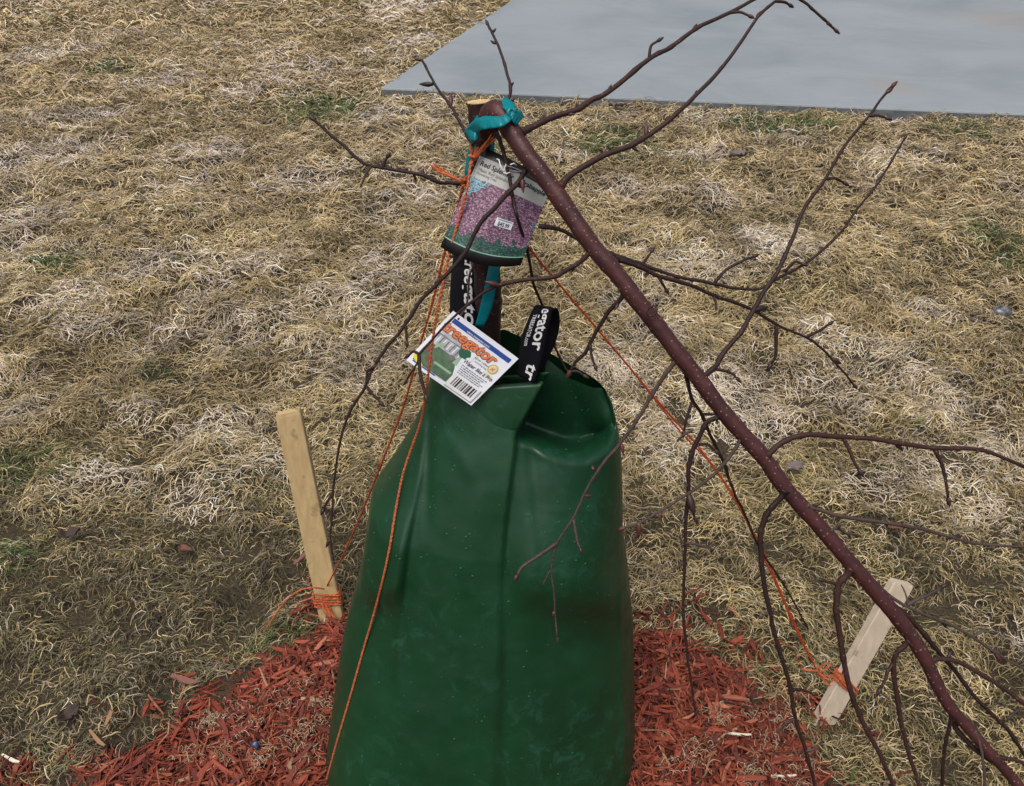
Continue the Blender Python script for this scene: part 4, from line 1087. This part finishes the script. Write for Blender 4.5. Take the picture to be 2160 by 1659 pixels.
# ------------------------------------------------------------------ orange twine
def twine_pts(pts, n=8):
    """pts px,py,1/depth interpolation (straight in space)"""
    return [W(q[0], q[1], 1.0 / q[2]) for q in cr([(x, y, 1.0 / d) for x, y, d in pts], n)]
def twist(mb, pts, r, pitch=0.012):
    """two-ply cord"""
    # resample
    P = [Vector(p) for p in pts]; L = [0]
    for i in range(len(P) - 1): L.append(L[-1] + (P[i + 1] - P[i]).length)
    n = max(8, int(L[-1] / 0.0035)); Q = []
    j = 0
    for i in range(n + 1):
        s = L[-1] * i / n
        while j < len(L) - 2 and L[j + 1] < s: j += 1
        Q.append(P[j].lerp(P[j + 1], (s - L[j]) / max(1e-9, L[j + 1] - L[j])))
    for ph in (0, math.pi):
        out = []
        for i, q in enumerate(Q):
            tg = (Q[min(i + 1, n)] - Q[max(i - 1, 0)]).normalized(); a = tg.orthogonal().normalized(); a = tg.cross(Vector((0.3, 1, 0.2))).normalized(); b = tg.cross(a)
            an = ph + 2 * math.pi * (L[-1] * i / n) / pitch
            out.append(q + (a * math.cos(an) + b * math.sin(an)) * r * 0.5)
        mb.tube(out, [r * 0.62 * (1 + 0.12 * math.sin(i * 1.3)) for i in range(len(out))], 5)
def fray(mb, p, q, r, n=16):
    p, q = Vector(p), Vector(q); ax = q - p
    for i in range(n):
        o1_ = Vector([random.gauss(0, 1) for _ in range(3)]) * r * 0.35; o2_ = Vector([random.gauss(0, 1) for _ in range(3)]) * r * 0.75
        k = random.uniform(0.75, 1.08)
        pts = [p + o1_ * 0.5, p + ax * 0.35 * k + o1_, p + ax * 0.7 * k + (o1_ + o2_) * 0.6, p + ax * k + o2_]
        mb.tube([tuple(x) for x in cr([tuple(x) for x in pts], 3)], [0.0011] * 9 + [0.0006], 5)
def wrap_pts(c, axis, r, turns, pitch, flat=1.0, start=0.0, n=14):
    axis = axis.normalized(); a = Vector((1, 0, 0)); a = (a - axis * a.dot(axis)).normalized(); b = axis.cross(a)
    out = []
    for i in range(int(turns * n) + 1):
        an = start + 2 * math.pi * i / n
        out.append(c + axis * (pitch * i / n) + a * math.cos(an) * r + b * math.sin(an) * r * flat)
    return out

tw1 = empty('twine', W(1000, 345, .985))
tag(tw1, 'thick orange twine running down across the front of the green bag', 'twine', 'guy twines of the tree')
mb = MB()
front_pts = [(1000, 335, .980), (992, 352, .976), (985, 400, .977), (966, 470, .990), (948, 535, 1.000), (930, 620, 1.018), (912, 720, 1.045), (902, 800, 1.070), (890, 880, None), (868, 945, None), (850, 1000, None), (835, 1075, None), (823, 1150, None), (808, 1220, None), (790, 1290, None),
             (768, 1365, None), (740, 1465, None), (712, 1560, None), (690, 1640, None)]
fp = []
for x, y, d in front_pts:
    if d is None:
        p = on_bag(x, y, 0.004, 1.3); d = p.y * CP + (CAM_H - p.z) * SP
    fp.append([x, y, d])
dd_ = np.array([p[2] for p in fp]); k0 = 8
mono = dd_.copy()
for i in range(len(fp)): fp[i][2] = float(min(dd_[i], 1.4))
for i in range(1, len(fp) - 1):
    if i >= k0: fp[i][2] = min(fp[i][2], (fp[i - 1][2] + dd_[min(i + 1, len(fp) - 1)]) / 2 + 0.004)
fp.append([668, 1720, fp[-1][2] + 0.03])
line_pts = twine_pts(fp)
for i_, p_ in enumerate(line_pts):
    dv = (p_ - Vector((0, 0, CAM_H))); hit = bvh.ray_cast(Vector((0, 0, CAM_H)), dv.normalized())
    if hit[0] is not None and hit[3] - 0.0035 < dv.length: line_pts[i_] = hit[0] - dv.normalized() * 0.0035
lastp = line_pts[-1]
line_pts += [lastp.lerp(Vector((lastp.x - 0.05, lastp.y - 0.05, 0.02)), k / 5) for k in range(1, 6)]
twist(mb, line_pts, 0.0021); ln1 = mb.build('cord', M_twine, tw1)
mb = MB(); fray(mb, W(997, 340, .978), W(1036, 292, .966), 0.0028, 20); fray(mb, W(996, 335, .979), W(990, 308, .972), 0.0016, 7); fray(mb, W(998, 336, .979), W(1006, 312, .972), 0.0014, 6); mb.build('frayed_end', M_twine, tw1)
mb = MB(); c_ = W(997, 338, .978)
twist(mb, [c_ + Vector((math.cos(k * 0.75) * 0.0042, math.sin(k * 0.75) * 0.004, math.sin(k * 0.33) * 0.006)) for k in range(16)], 0.0019); mb.build('knot', M_twine, tw1)

tw2 = empty('twine', W(980, 384, .985))
tag(tw2, 'orange twine tied from the trunk down to the yellow stake at left', 'twine', 'guy twines of the tree')
mb = MB()
SLB = G(696, 1292); SL_D = SLB.y * CP + CAM_H * SP
lp = [(984, 372, .992), (976, 395, .992), (952, 490, 1.03), (936, 540, 1.055), (912, 640, 1.10), (888, 722, 1.15), (868, 800, 1.20), (846, 872, 1.255), (818, 945, 1.32), (788, 1020, 1.40), (762, 1085, 1.48), (728, 1162, 1.60), (690, 1236, 1.735)]
twist(mb, twine_pts(lp), 0.0019); mb.build('cord', M_twine_red, tw2)
mb = MB(); fray(mb, W(975, 385, .985), W(908, 351, .975), 0.0022, 16); mb.build('frayed_end', M_twine, tw2)
mb = MB(); c_ = W(978, 384, .986)
twist(mb, [c_ + Vector((math.cos(k * 0.9) * 0.003, math.sin(k * 0.9) * 0.003, math.sin(k * 0.4) * 0.004)) for k in range(14)], 0.0016); mb.build('knot', M_twine, tw2)

tw3 = empty('twine', W(1100, 500, 1.05))
tag(tw3, 'thin orange twine stretched behind the drooping trunk to the pale stake at right', 'twine', 'guy twines of the tree')
mb = MB()
SRB = G(1736, 1510); SR_D = SRB.y * CP + CAM_H * SP
rp_ = [(1030, 400, 1.035), (1070, 455, 1.06), (1115, 522, 1.085), (1200, 624, 1.13), (1300, 742, 1.19), (1380, 838, 1.24), (1480, 952, 1.31), (1550, 1050, 1.37), (1592, 1130, 1.42), (1622, 1190, 1.455), (1660, 1280, 1.51), (1694, 1355, 1.55), (1722, 1412, 1.585)]
twist(mb, twine_pts(rp_), 0.0018); mb.build('cord', M_twine_red, tw3)
rp2 = [(1340, 790, 1.215), (1430, 905, 1.27), (1500, 980, 1.325), (1560, 1072, 1.38), (1600, 1155, 1.43), (1634, 1225, 1.475), (1668, 1305, 1.52), (1700, 1372, 1.56), (1722, 1412, 1.585)]
mb = MB(); twist(mb, twine_pts(rp2), 0.0015); mb.build('cord', M_twine_red, tw3)

# ------------------------------------------------------------------ stakes
def stake(name, base_px, base_z, top_px, d_top, wid, th, m, label, face_yaw, sharp=True):
    bp = G(base_px[0], base_px[1], base_z); tp_ = W(top_px[0], top_px[1], d_top)
    ax = (tp_ - bp).normalized(); L = (tp_ - bp).length
    side = Vector((math.cos(face_yaw), math.sin(face_yaw), 0)); side = (side - ax * side.dot(ax)).normalized(); nrm = ax.cross(side)
    root = empty(name, bp); tag(root, label, 'stake', 'wooden stakes in the ground')
    mb = MB(); rows = []
    ss = [-0.22, -0.1, 0.0, 0.1, 0.2, 0.35, 0.5, 0.65, 0.8, 0.92, 0.985, 1.0]
    for s in ss:
        c = bp + ax * (L * s); k = 1.0 if s > -0.05 else max(0.1, 1 + (s + 0.05) * 5)
        if s == 1.0: k = 0.93
        hw, ht, ch = wid / 2 * k, th / 2 * k, 0.0016
        row = []
        for (a, b) in ((-hw + ch, -ht), (hw - ch, -ht), (hw, -ht + ch), (hw, ht - ch), (hw - ch, ht), (-hw + ch, ht), (-hw, ht - ch), (-hw, -ht + ch)):
            j = mnoise.noise(Vector((s * 14, a * 90, b * 90))) * 0.0008
            skew = 0.004 * (a / wid) if s > 0.98 else 0
            row.append(c + side * (a + j) + nrm * (b + j) + ax * skew)
        rows.append(row)
    mb.grid(rows, closed=True)
    n_ = len(mb.v); mb.f.append(tuple(range(n_ - 8, n_))); mb.mi.append(0)
    o = mb.build('shaft', m, root, smooth=False)
    return root, bp, ax, side, nrm, L
st1, bp1, ax1, sd1, nm1, L1 = stake('wooden_stake', (700, 1300), 0.0, (608, 868), 1.60, 0.050, 0.022, M_stake_l, 'yellow weathered wooden stake standing in the grass left of the bag', math.radians(6))
st2, bp2, ax2, sd2, nm2, L2 = stake('wooden_stake', (1740, 1515), 0.0, (1902, 1228), 1.50, 0.044, 0.018, M_stake_r, 'pale wooden stake leaning right behind the drooping trunk', math.radians(10))

def square_wrap(bp, ax, sd, nm, s0, wid, th, turns, pitch, r, slant=0.0):
    out = []
    hw, ht = wid / 2 + r, th / 2 + r
    cs_ = [(-hw, -ht), (0, -ht - r * 0.3), (hw, -ht), (hw, 0), (hw, ht), (0, ht), (-hw, ht), (-hw, 0)]
    for i in range(int(turns * 8) + 1):
        a, b = cs_[i % 8]
        out.append(bp + ax * (s0 + pitch * i / 8 + slant * (a / wid) + random.uniform(-0.0028, 0.0028)) + sd * a + nm * b)
    return out
mb = MB(); twist(mb, square_wrap(bp1, ax1, sd1, nm1, 0.036, 0.050, 0.022, 6, 0.0045, 0.0021, 0.004), 0.0019); twist(mb, square_wrap(bp1, ax1, sd1, nm1, 0.066, 0.050, 0.022, 4, -0.008, 0.0036, -0.010), 0.0019); fray(mb, bp1 + ax1 * 0.05 - nm1 * 0.014 - sd1 * 0.01, bp1 + ax1 * 0.0 - nm1 * 0.03 + sd1 * 0.012, 0.008, 14); mb.build('wrapping', M_twine, tw2)
mb = MB(); twist(mb, twine_pts([(684, 1243, 1.72), (660, 1240, 1.70), (632, 1246, 1.70), (604, 1266, 1.71), (580, 1298, 1.73), (560, 1328, 1.75), (544, 1352, 1.765)]), 0.0021); fray(mb, W(556, 1334, 1.752), W(541, 1356, 1.766), 0.0012, 7); mb.build('loose_end', M_twine, tw2)
mb = MB(); twist(mb, square_wrap(bp2, ax2, sd2, nm2, 0.075, 0.044, 0.018, 5, 0.0040, 0.0020, -0.014), 0.0019); twist(mb, square_wrap(bp2, ax2, sd2, nm2, 0.092, 0.044, 0.018, 3, -0.006, 0.0034, -0.020), 0.0019); mb.build('wrapping', M_twine, tw3)
mb = MB()
twist(mb, twine_pts([(1722, 1413, 1.580), (1736, 1402, 1.57), (1752, 1400, 1.560), (1742, 1412, 1.555), (1728, 1420, 1.560), (1744, 1432, 1.552), (1764, 1440, 1.548)]), 0.0021)
twist(mb, twine_pts([(1722, 1413, 1.580), (1736, 1424, 1.56), (1756, 1428, 1.550), (1776, 1444, 1.548)]), 0.0020)
twist(mb, twine_pts([(1722, 1413, 1.582), (1732, 1430, 1.565), (1750, 1446, 1.552), (1768, 1452, 1.548)]), 0.0020)
fray(mb, W(1724, 1416, 1.57), W(1692, 1412, 1.575), 0.0014, 8)
mb.build('loose_end', M_twine, tw3)

# ------------------------------------------------------------------ plant tag
ptag = empty('plant_tag', W(1045, 430, 1.0))
tag(ptag, 'bent plastic plant label with pink blossom picture hanging in front of the trunk', 'tag')
def psurf(u_, v_, lift_=0.0):
    tl, tr_, bl, br = np.array((1019, 311)), np.array((1164, 389)), np.array((929, 521)), np.array((1098, 560))
    p = (tl * (1 - u_) + tr_ * u_) * (1 - v_) + (bl * (1 - u_) + br * u_) * v_
    p = p + np.array((-3, 17)) * 4 * u_ * (1 - u_) * v_ ** 1.5 + np.array((2, -5)) * 4 * u_ * (1 - u_) * (1 - v_)
    r = 0.06       # rounded corners
    d = 0.984 - 0.010 * math.sin(math.pi * min(max(u_, 0), 1)) + 0.016 * v_ - lift_
    return W(p[0], p[1], d)
def ppatch(name, m, u0, u1, v0, v1, lift_, parent, nu=16, nv=10, uvs=False, round_=False):
    mb = MB(); rows = []
    for j in range(nv + 1):
        vq = j / nv; row = []
        for i in range(nu + 1):
            uq = i / nu
            uu, v3 = u0 + (u1 - u0) * uq, v0 + (v1 - v0) * vq
            row.append(psurf(uu, v3, lift_))
        rows.append(row)
    mb.grid(rows)
    o = mb.build(name, m, parent)
    if uvs:
        lay = o.data.uv_layers.new(name='UVMap')
        for poly in o.data.polygons:
            for li in poly.loop_indices:
                vi = o.data.loops[li].vertex_index
                lay.data[li].uv = ((vi % (nu + 1)) / nu, (vi // (nu + 1)) / nv)
    return o
back = ppatch('card', M_black, 0, 1, 0, 1, 0, ptag)
so = back.modifiers.new('thick', 'SOLIDIFY'); so.thickness = 0.0009; so.offset = 0
ppatch('title_band', M_whiteband, 0, 1, 0.085, 0.285, 0.0008, back)
pic = ppatch('picture', M_blossom, 0, 1, 0.285, 0.895, 0.0008, back, uvs=True)
ppatch('green_line', M_greenline, 0, 1, 0.893, 0.903, 0.0011, back)
def ptext(txt, u0, v0, usize, m, parent, surf, bold=0.0, shear=0.0, asp=1.0, lift_=0.0014, name='lettering', align='LEFT', umax=None, fit=None):
    vs_, fs = glyphs(txt, 1.0, shear, bold, align)
    if fit:
        xm = max(v[0] for v in vs_); usize = fit / xm
    mb = MB(); mb.add([surf(u0 + v[0] * usize, v0 - v[1] * usize * asp, lift_) for v in vs_], fs)
    return mb.build(name, m, parent, smooth=False)
AP = 0.78
ptext('Red Splendor', 0.045, 0.165, 0.1, M_blackprint, back, psurf, 0.02, 0.1, AP, fit=0.47)
ptext('Crabapple', 0.60, 0.165, 0.1, M_blackprint, back, psurf, 0.02, 0.1, AP, fit=0.37)
ptext("Malus 'Red Splendor'", 0.05, 0.215, 0.1, M_greyprint, back, psurf, 0.0, 0.2, AP * 1.1, fit=0.43)
ptext('Flowering Tree', 0.05, 0.250, 0.1, M_greyprint, back, psurf, 0.0, 0.0, AP * 1.1, fit=0.27)
stk = ppatch('price_sticker', M_card, 0.50, 0.72, 0.545, 0.625, 0.0016, back, 6, 3)
ptext('$45.99', 0.535, 0.615, 0.1, M_blackprint, back, psurf, 0.02, 0, 1.0, 0.0022, fit=0.15)
ppatch('sticker_print', M_greyprint, 0.52, 0.70, 0.553, 0.560, 0.0022, back, 4, 1)
mb = MB()
mb.tube([psurf(0.60, 0.05, 0.001), W(1078, 352, .972), W(1072, 352, .945), W(1066, 347, .95), W(1072, 360, .972), psurf(0.60, 0.055, 0.002)], [0.0007] * 6, 6)
mb.tube([W(1066, 350, .944), W(1062, 362, .942), W(1056, 352, .942), W(1052, 337, .944), W(1047, 336, .944)], [0.0007] * 5, 6)
mb.tube([W(1076, 348, .944), W(1084, 345, .945), W(1090, 350, .948)], [0.0007] * 3, 6)
mb.tube([W(1062, 364, .943), W(1068, 367, .941), W(1076, 364, .943)], [0.0007] * 3, 6)
mb.build('string', M_string, ptag)

# ------------------------------------------------------------------ product hang tag
htag = empty('hang_tag', W(975, 757, 1.09))
tag(htag, 'white printed cardboard tag with orange lettering hanging on the bag top', 'tag')
def hsurf(u_, v_, lift_=0.0):
    tl, tr_, bl, br = np.array((956, 656)), np.array((1094, 757)), np.array((857, 760)), np.array((994, 856))
    p = (tl * (1 - u_) + tr_ * u_) * (1 - v_) + (bl * (1 - u_) + br * u_) * v_
    d = 1.082 + 0.006 * u_ + 0.012 * v_ - 0.0010 * math.sin(math.pi * min(max(u_, 0), 1)) - lift_
    return W(p[0], p[1], d)
def hpatch(name, m, u0, u1, v0, v1, lift_, parent, nu=8, nv=4):
    mb = MB(); mb.grid([[hsurf(u0 + (u1 - u0) * i / nu, v0 + (v1 - v0) * j / nv, lift_) for i in range(nu + 1)] for j in range(nv + 1)])
    return mb.build(name, m, parent, smooth=False)
def hpoly(name, m, pts, lift_, parent):
    mb = MB(); mb.add([hsurf(a, b, lift_) for a, b in pts], [tuple(range(len(pts)))]); return mb.build(name, m, parent, smooth=False)
card = hpatch('card', M_card, 0, 1, 0, 1, 0, htag, 10, 6)
so = card.modifiers.new('thick', 'SOLIDIFY'); so.thickness = 0.0008; so.offset = 0
hpatch('stripe', M_blue, 0.08, 0.95, 0.075, 0.150, 0.0008, card, 12, 2)
ptext('www.treegator.com', 0.30, 0.137, 0.1, M_print_white, card, hsurf, 0.01, 0.1, 1.2, 0.0014, fit=0.34)
hpatch('house_picture', M_housepic, 0.045, 0.50, 0.31, 0.56, 0.0008, card)
hpatch('lawn_picture', M_lawnpic, 0.045, 0.56, 0.56, 0.93, 0.0008, card)
hpatch('lawn_edge', M_blue, 0.06, 0.40, 0.935, 0.955, 0.0008, card)
for k in range(9):
    a = 0.10 + k * 0.042; hpoly('house_slat', M_greyprint if k % 2 else M_card, [(a, 0.40), (a + 0.016, 0.40), (a + 0.016, 0.53), (a, 0.53)], 0.0012, card)
hpoly('roof_line', M_greyprint, [(0.05, 0.375), (0.48, 0.375), (0.48, 0.39), (0.05, 0.39)], 0.0013, card)
hpoly('white_panel', M_card, [(0.47, 0.30), (0.60, 0.30), (0.60, 0.95), (0.62, 0.95), (0.52, 0.70), (0.46, 0.58)], 0.0011, card)
def blob(cx, cy, rx, ry, n=14, j=0.18, seed=0):
    rr4 = random.Random(seed); return [(cx + rx * math.cos(k * 2 * math.pi / n) * (1 + rr4.uniform(-j, j)), cy + ry * math.sin(k * 2 * math.pi / n) * (1 + rr4.uniform(-j, j))) for k in range(n)]
hpoly('tree_picture', M_treegreen, blob(0.475, 0.415, 0.075, 0.085, seed=2), 0.0016, card)
hpoly('trunk_picture', M_pgreen, [(0.455, 0.49), (0.485, 0.49), (0.51, 0.64), (0.44, 0.64)], 0.0015, card)
hpoly('barrow_picture', M_greyprint, blob(0.395, 0.585, 0.045, 0.045, seed=4), 0.0015, card)
hpoly('flower_bed', M_redpic, blob(0.20, 0.79, 0.06, 0.05, seed=5), 0.0013, card)
hpoly('flower_bed', M_redpic, blob(0.10, 0.66, 0.05, 0.06, seed=6), 0.0013, card)
hpoly('path_picture', M_pgreen, [(0.13, 0.54), (0.20, 0.46), (0.22, 0.50), (0.15, 0.62)], 0.0013, card)
hpoly('caption_bar', M_pgreen, [(0.27, 0.765), (0.53, 0.765), (0.53, 0.80), (0.27, 0.80)], 0.0014, card)
hpoly('corner_ribbon', M_yellow, [(0.0, 0.80), (0.035, 0.80), (0.20, 0.93), (0.20, 0.985), (0.03, 0.90)], 0.0012, card)
ptext('treegator', 0.035, 0.315, 0.1, M_darkorange, card, hsurf, 0.055, 0.1, 1.15, 0.0014, fit=0.80)
ptext('treegator', 0.04, 0.312, 0.1, M_orange, card, hsurf, 0.025, 0.1, 1.15, 0.0020, fit=0.79)
ptext('slow release', 0.60, 0.385, 0.1, M_greyprint, card, hsurf, 0.0, 0, 1.2, 0.0014, fit=0.24)
ptext('watering bag', 0.63, 0.43, 0.1, M_greyprint, card, hsurf, 0.0, 0, 1.2, 0.0014, fit=0.18)
ptext('Water like a Pro', 0.53, 0.535, 0.1, M_blackprint, card, hsurf, 0.008, 0.12, 1.45, 0.0014, fit=0.43)
mb = MB()
for k in range(5):
    v0 = 0.57 + k * 0.032; a = 0.55 + 0.005 * k; b = 0.93 - 0.03 * (k % 3); x = a
    rr5 = random.Random(k)
    while x < b:
        wl = rr5.uniform(0.015, 0.05); mb.add([hsurf(x, v0, .0014), hsurf(min(x + wl, b), v0, .0014), hsurf(min(x + wl, b), v0 + 0.013, .0014), hsurf(x, v0 + 0.013, .0014)], [(0, 1, 2, 3)]); x += wl + 0.010
o = mb.build('fine_print', M_greyprint, card, smooth=False)
hpoly('barcode_panel', M_print_white, [(0.555, 0.735), (0.955, 0.735), (0.955, 0.965), (0.555, 0.965)], 0.0014, card)
mb = MB(); x = 0.61; rr5 = random.Random(3)
while x < 0.91:
    wl = rr5.choice([0.008, 0.012, 0.018, 0.024]); mb.add([hsurf(x, 0.76, .002), hsurf(x + wl, 0.76, .002), hsurf(x + wl, 0.915, .002), hsurf(x, 0.915, .002)], [(0, 1, 2, 3)]); x += wl + rr5.choice([0.010, 0.014, 0.02])
mb.build('barcode', M_blackprint, card, smooth=False)
hpoly('border_line', M_greyprint, [(0.56, 0.968), (0.965, 0.968), (0.965, 0.74), (0.972, 0.74), (0.972, 0.976), (0.56, 0.976)], 0.0014, card)
hpoly('seal', M_gold, blob(0.865, 0.36, 0.062, 0.082, 22, 0.03, 1), 0.0014, card)
hpoly('seal_face', M_lightgold, blob(0.865, 0.36, 0.047, 0.062, 22, 0.0, 1), 0.0018, card)
hpoly('seal_mark', M_orange, [(0.84, 0.40), (0.858, 0.33), (0.866, 0.36), (0.892, 0.32), (0.874, 0.395), (0.862, 0.375)], 0.0022, card)
hpoly('seal_ribbon', M_lightgold, [(0.80, 0.46), (0.93, 0.46), (0.95, 0.49), (0.80, 0.485)], 0.0014, card)
mb = MB()
mb.tube([tuple(p) for p in cr([tuple(W(956, 540, 1.10)), tuple(W(972, 530, 1.095)), tuple(W(990, 540, 1.092)), tuple(W(998, 562, 1.092)), tuple(W(990, 582, 1.096)), tuple(W(985, 640, 1.10)), tuple(hsurf(0.12, 0.06, 0.001))], 5)], [0.0028] * 16 + [0.0016] * 15, 7)
mb.build('cord_loop', M_greytwig, htag)

# ------------------------------------------------------------------ small things on the ground
def leaf(px, py, size, m, label, yaw, curl=0.5, zo=0.024, asp=0.55):
    p = G(px, py); z = float(ground_h(p.x, p.y))
    mb = MB(); rows = []
    for i in range(9):
        s = i / 8; wv = math.sin(math.pi * min(1, s * 0.94 + 0.05)) ** 0.8 * (1 + 0.18 * math.sin(i * 2.7)) * asp * 0.5
        row = []
        for k in range(5):
            q = (k - 2) / 2
            x, y = (s - 0.5) * size, q * wv * size
            zz = curl * size * (0.35 * q * q + 0.45 * (s - 0.5) ** 2) + mnoise.noise(Vector((x * 70, y * 70, px))) * size * 0.22
            row.append((p.x + x * math.cos(yaw) - y * math.sin(yaw), p.y + x * math.sin(yaw) + y * math.cos(yaw), z + zo + zz))
        rows.append(row)
    mb.grid(rows)
    o = mb.build('dead_leaf', m); so = o.modifiers.new('thick', 'SOLIDIFY'); so.thickness = 0.0008
    tag(o, label, 'leaf', 'dead leaves on the lawn'); return o
leaf(1555, 342, 0.11, M_leafgrey, 'grey curled dead leaf on the lawn in front of the concrete pad', 0.3, zo=0.035)
leaf(1302, 238, 0.12, M_leafgrey, 'small pale grey leaf lying against the foot of the concrete pad', 0.0, zo=0.04)
leaf(1672, 1004, 0.06, M_leafgrey, 'grey dead leaf in the grass just behind the drooping trunk', 0.5, zo=0.03)
leaf(1880, 1142, 0.045, M_leafrust, 'rust red leaf in the grass above the pale stake', 0.1, zo=0.03)
leaf(64, 36, 0.10, M_leafbrown, 'dark brown leaf far back on the lawn near the upper left corner', 0.2, zo=0.045)
leaf(160, 1158, 0.05, M_leafbrown, 'dark brown twisted leaf in the thin grass left of the yellow stake', 0.5, zo=0.03)
leaf(398, 1176, 0.035, M_leafrust, 'small reddish leaf in the grass between bare soil spots left of the yellow stake', -0.4, zo=0.03)
leaf(160, 1530, 0.045, M_leafbrown, 'large brown crumpled leaf on bare soil beside the mulch edge', 1.0, zo=0.02)

# dark stone half sunk in the grass
bpc = G(2112, 660); bz = float(ground_h(bpc.x, bpc.y))
mb = MB(); rows = []
for i in range(9):
    ph = math.pi * i / 8; row = []
    for k in range(14):
        a = 2 * math.pi * k / 14
        n0 = Vector((math.sin(ph) * math.cos(a), math.sin(ph) * math.sin(a), math.cos(ph)))
        r = 0.036 * (1 + 0.22 * mnoise.noise(n0 * 1.9 + Vector((3, 1, 2))))
        row.append((bpc.x + n0.x * r * 1.05, bpc.y + n0.y * r * 0.8, bz + 0.028 + n0.z * r * 0.75))
    rows.append(row)
mb.grid(rows, closed=True)
t = NT('dark_stone', 0.3, 0.6); t.color(t.ramp(t.noise(50, 5), [(0.35, (0.022, 0.023, 0.030)), (0.65, (0.20, 0.20, 0.22))])); M_stone = t.m
tag(mb.build('stone', M_stone), 'dark wet stone half sunk in the grass at right', 'stone')

def sliver(px, py, L_, wd, yaw, m, label, name='wood_sliver', cat='wood sliver', zo=0.018, on_mulch=True, group=None):
    p = G(px, py, 0.045 if on_mulch else 0.0); z = float(ground_h(p.x, p.y) + (mulch_h(p.x, p.y) if on_mulch else 0))
    me_, v_, f_ = chip_mesh(name, L_, wd, 0.003, 0.05, m)
    o = bpy.data.objects.new(name, me_); COL.objects.link(o); o.location = (p.x, p.y, z + zo); o.rotation_euler = (0.1, 0.05, yaw)
    tag(o, label, cat, group); return o
M_palewood = plain('bare_pale_wood', (0.74, 0.66, 0.52), 0.6)
M_tanwood = plain('tan_wood', (0.30, 0.17, 0.085), 0.7)
M_pinkwood = plain('faded_pink_wood', (0.20, 0.085, 0.065), 0.75)
g_ = 'loose wood slivers'
sliver(1556, 1547, 0.052, 0.0052, -0.04, M_palewood, 'pale bare wood sliver on the red mulch, the one nearer the pale stake', group=g_)
sliver(1656, 1631, 0.046, 0.0046, 0.05, M_palewood, 'thin pale wood sliver on the red mulch, the one nearer the bottom edge', group=g_)
sliver(34, 1622, 0.040, 0.0065, -0.35, M_palewood, 'pale wood sliver on the thin grass in the lower left corner', zo=0.026, on_mulch=False, group=g_)
sliver(215, 1582, 0.050, 0.0075, -0.65, M_tanwood, 'tan wood sliver on bare soil left of the mulch', zo=0.024, on_mulch=False, group=g_)
sliver(242, 1542, 0.032, 0.0095, 1.7, M_tanwood, 'short orange-tan chip in the grass above the soil left of the mulch', zo=0.026, on_mulch=False, group=g_)
sliver(388, 1516, 0.036, 0.0095, 1.65, M_chip, 'red chip standing at the left edge of the mulch', zo=0.028, on_mulch=False, group=g_)
sliver(392, 1447, 0.058, 0.014, -0.25, M_pinkwood, 'broad red chip lying in the grass just above the left mulch edge', zo=0.03, on_mulch=False, group=g_)
sliver(648, 1192, 0.075, 0.012, 1.15, M_pinkwood, 'faded pink wood chip leaning beside the yellow stake', zo=0.032, on_mulch=False, group=g_)

# blue plastic scrap
p = G(538, 1592, 0.045); z = float(ground_h(p.x, p.y) + mulch_h(p.x, p.y)) + 0.020
mb = MB(); rows = []
for i in range(7):
    a = i / 6 * 2.6
    rows.append([(p.x + 0.0075 * math.cos(a) + 0.001 * k, p.y + 0.005 * math.sin(a) + 0.003 * (k - 1.5), z + 0.0075 * math.sin(a) + 0.0012 * k) for k in range(4)])
mb.grid(rows); o = mb.build('plastic_scrap', plain('blue_plastic', (0.020, 0.045, 0.105), 0.35)); so = o.modifiers.new('thick', 'SOLIDIFY'); so.thickness = 0.0008
tag(o, 'tiny curled blue plastic scrap lying on the red mulch left of the bag', 'plastic scrap')

# fresh green blade by the mulch edge
p0 = G(1796, 1655); z0 = float(ground_h(p0.x, p0.y))
mb = MB(); rows = []
for i in range(7):
    s = i / 6; c = p0 + Vector((-0.006 * s, 0.004 * s, z0 + 0.055 * s)); wv = 0.0035 * (1 - s ** 2) + 0.0003
    rows.append([(c.x - wv, c.y, c.z), (c.x, c.y - wv * 0.5, c.z), (c.x + wv, c.y, c.z)])
mb.grid(rows); o = mb.build('grass_blade', plain('fresh_green_blade', (0.10, 0.20, 0.045), 0.5)); so = o.modifiers.new('thick', 'SOLIDIFY'); so.thickness = 0.0006
tag(o, 'single fresh green grass blade standing at the right edge of the mulch', 'grass blade')
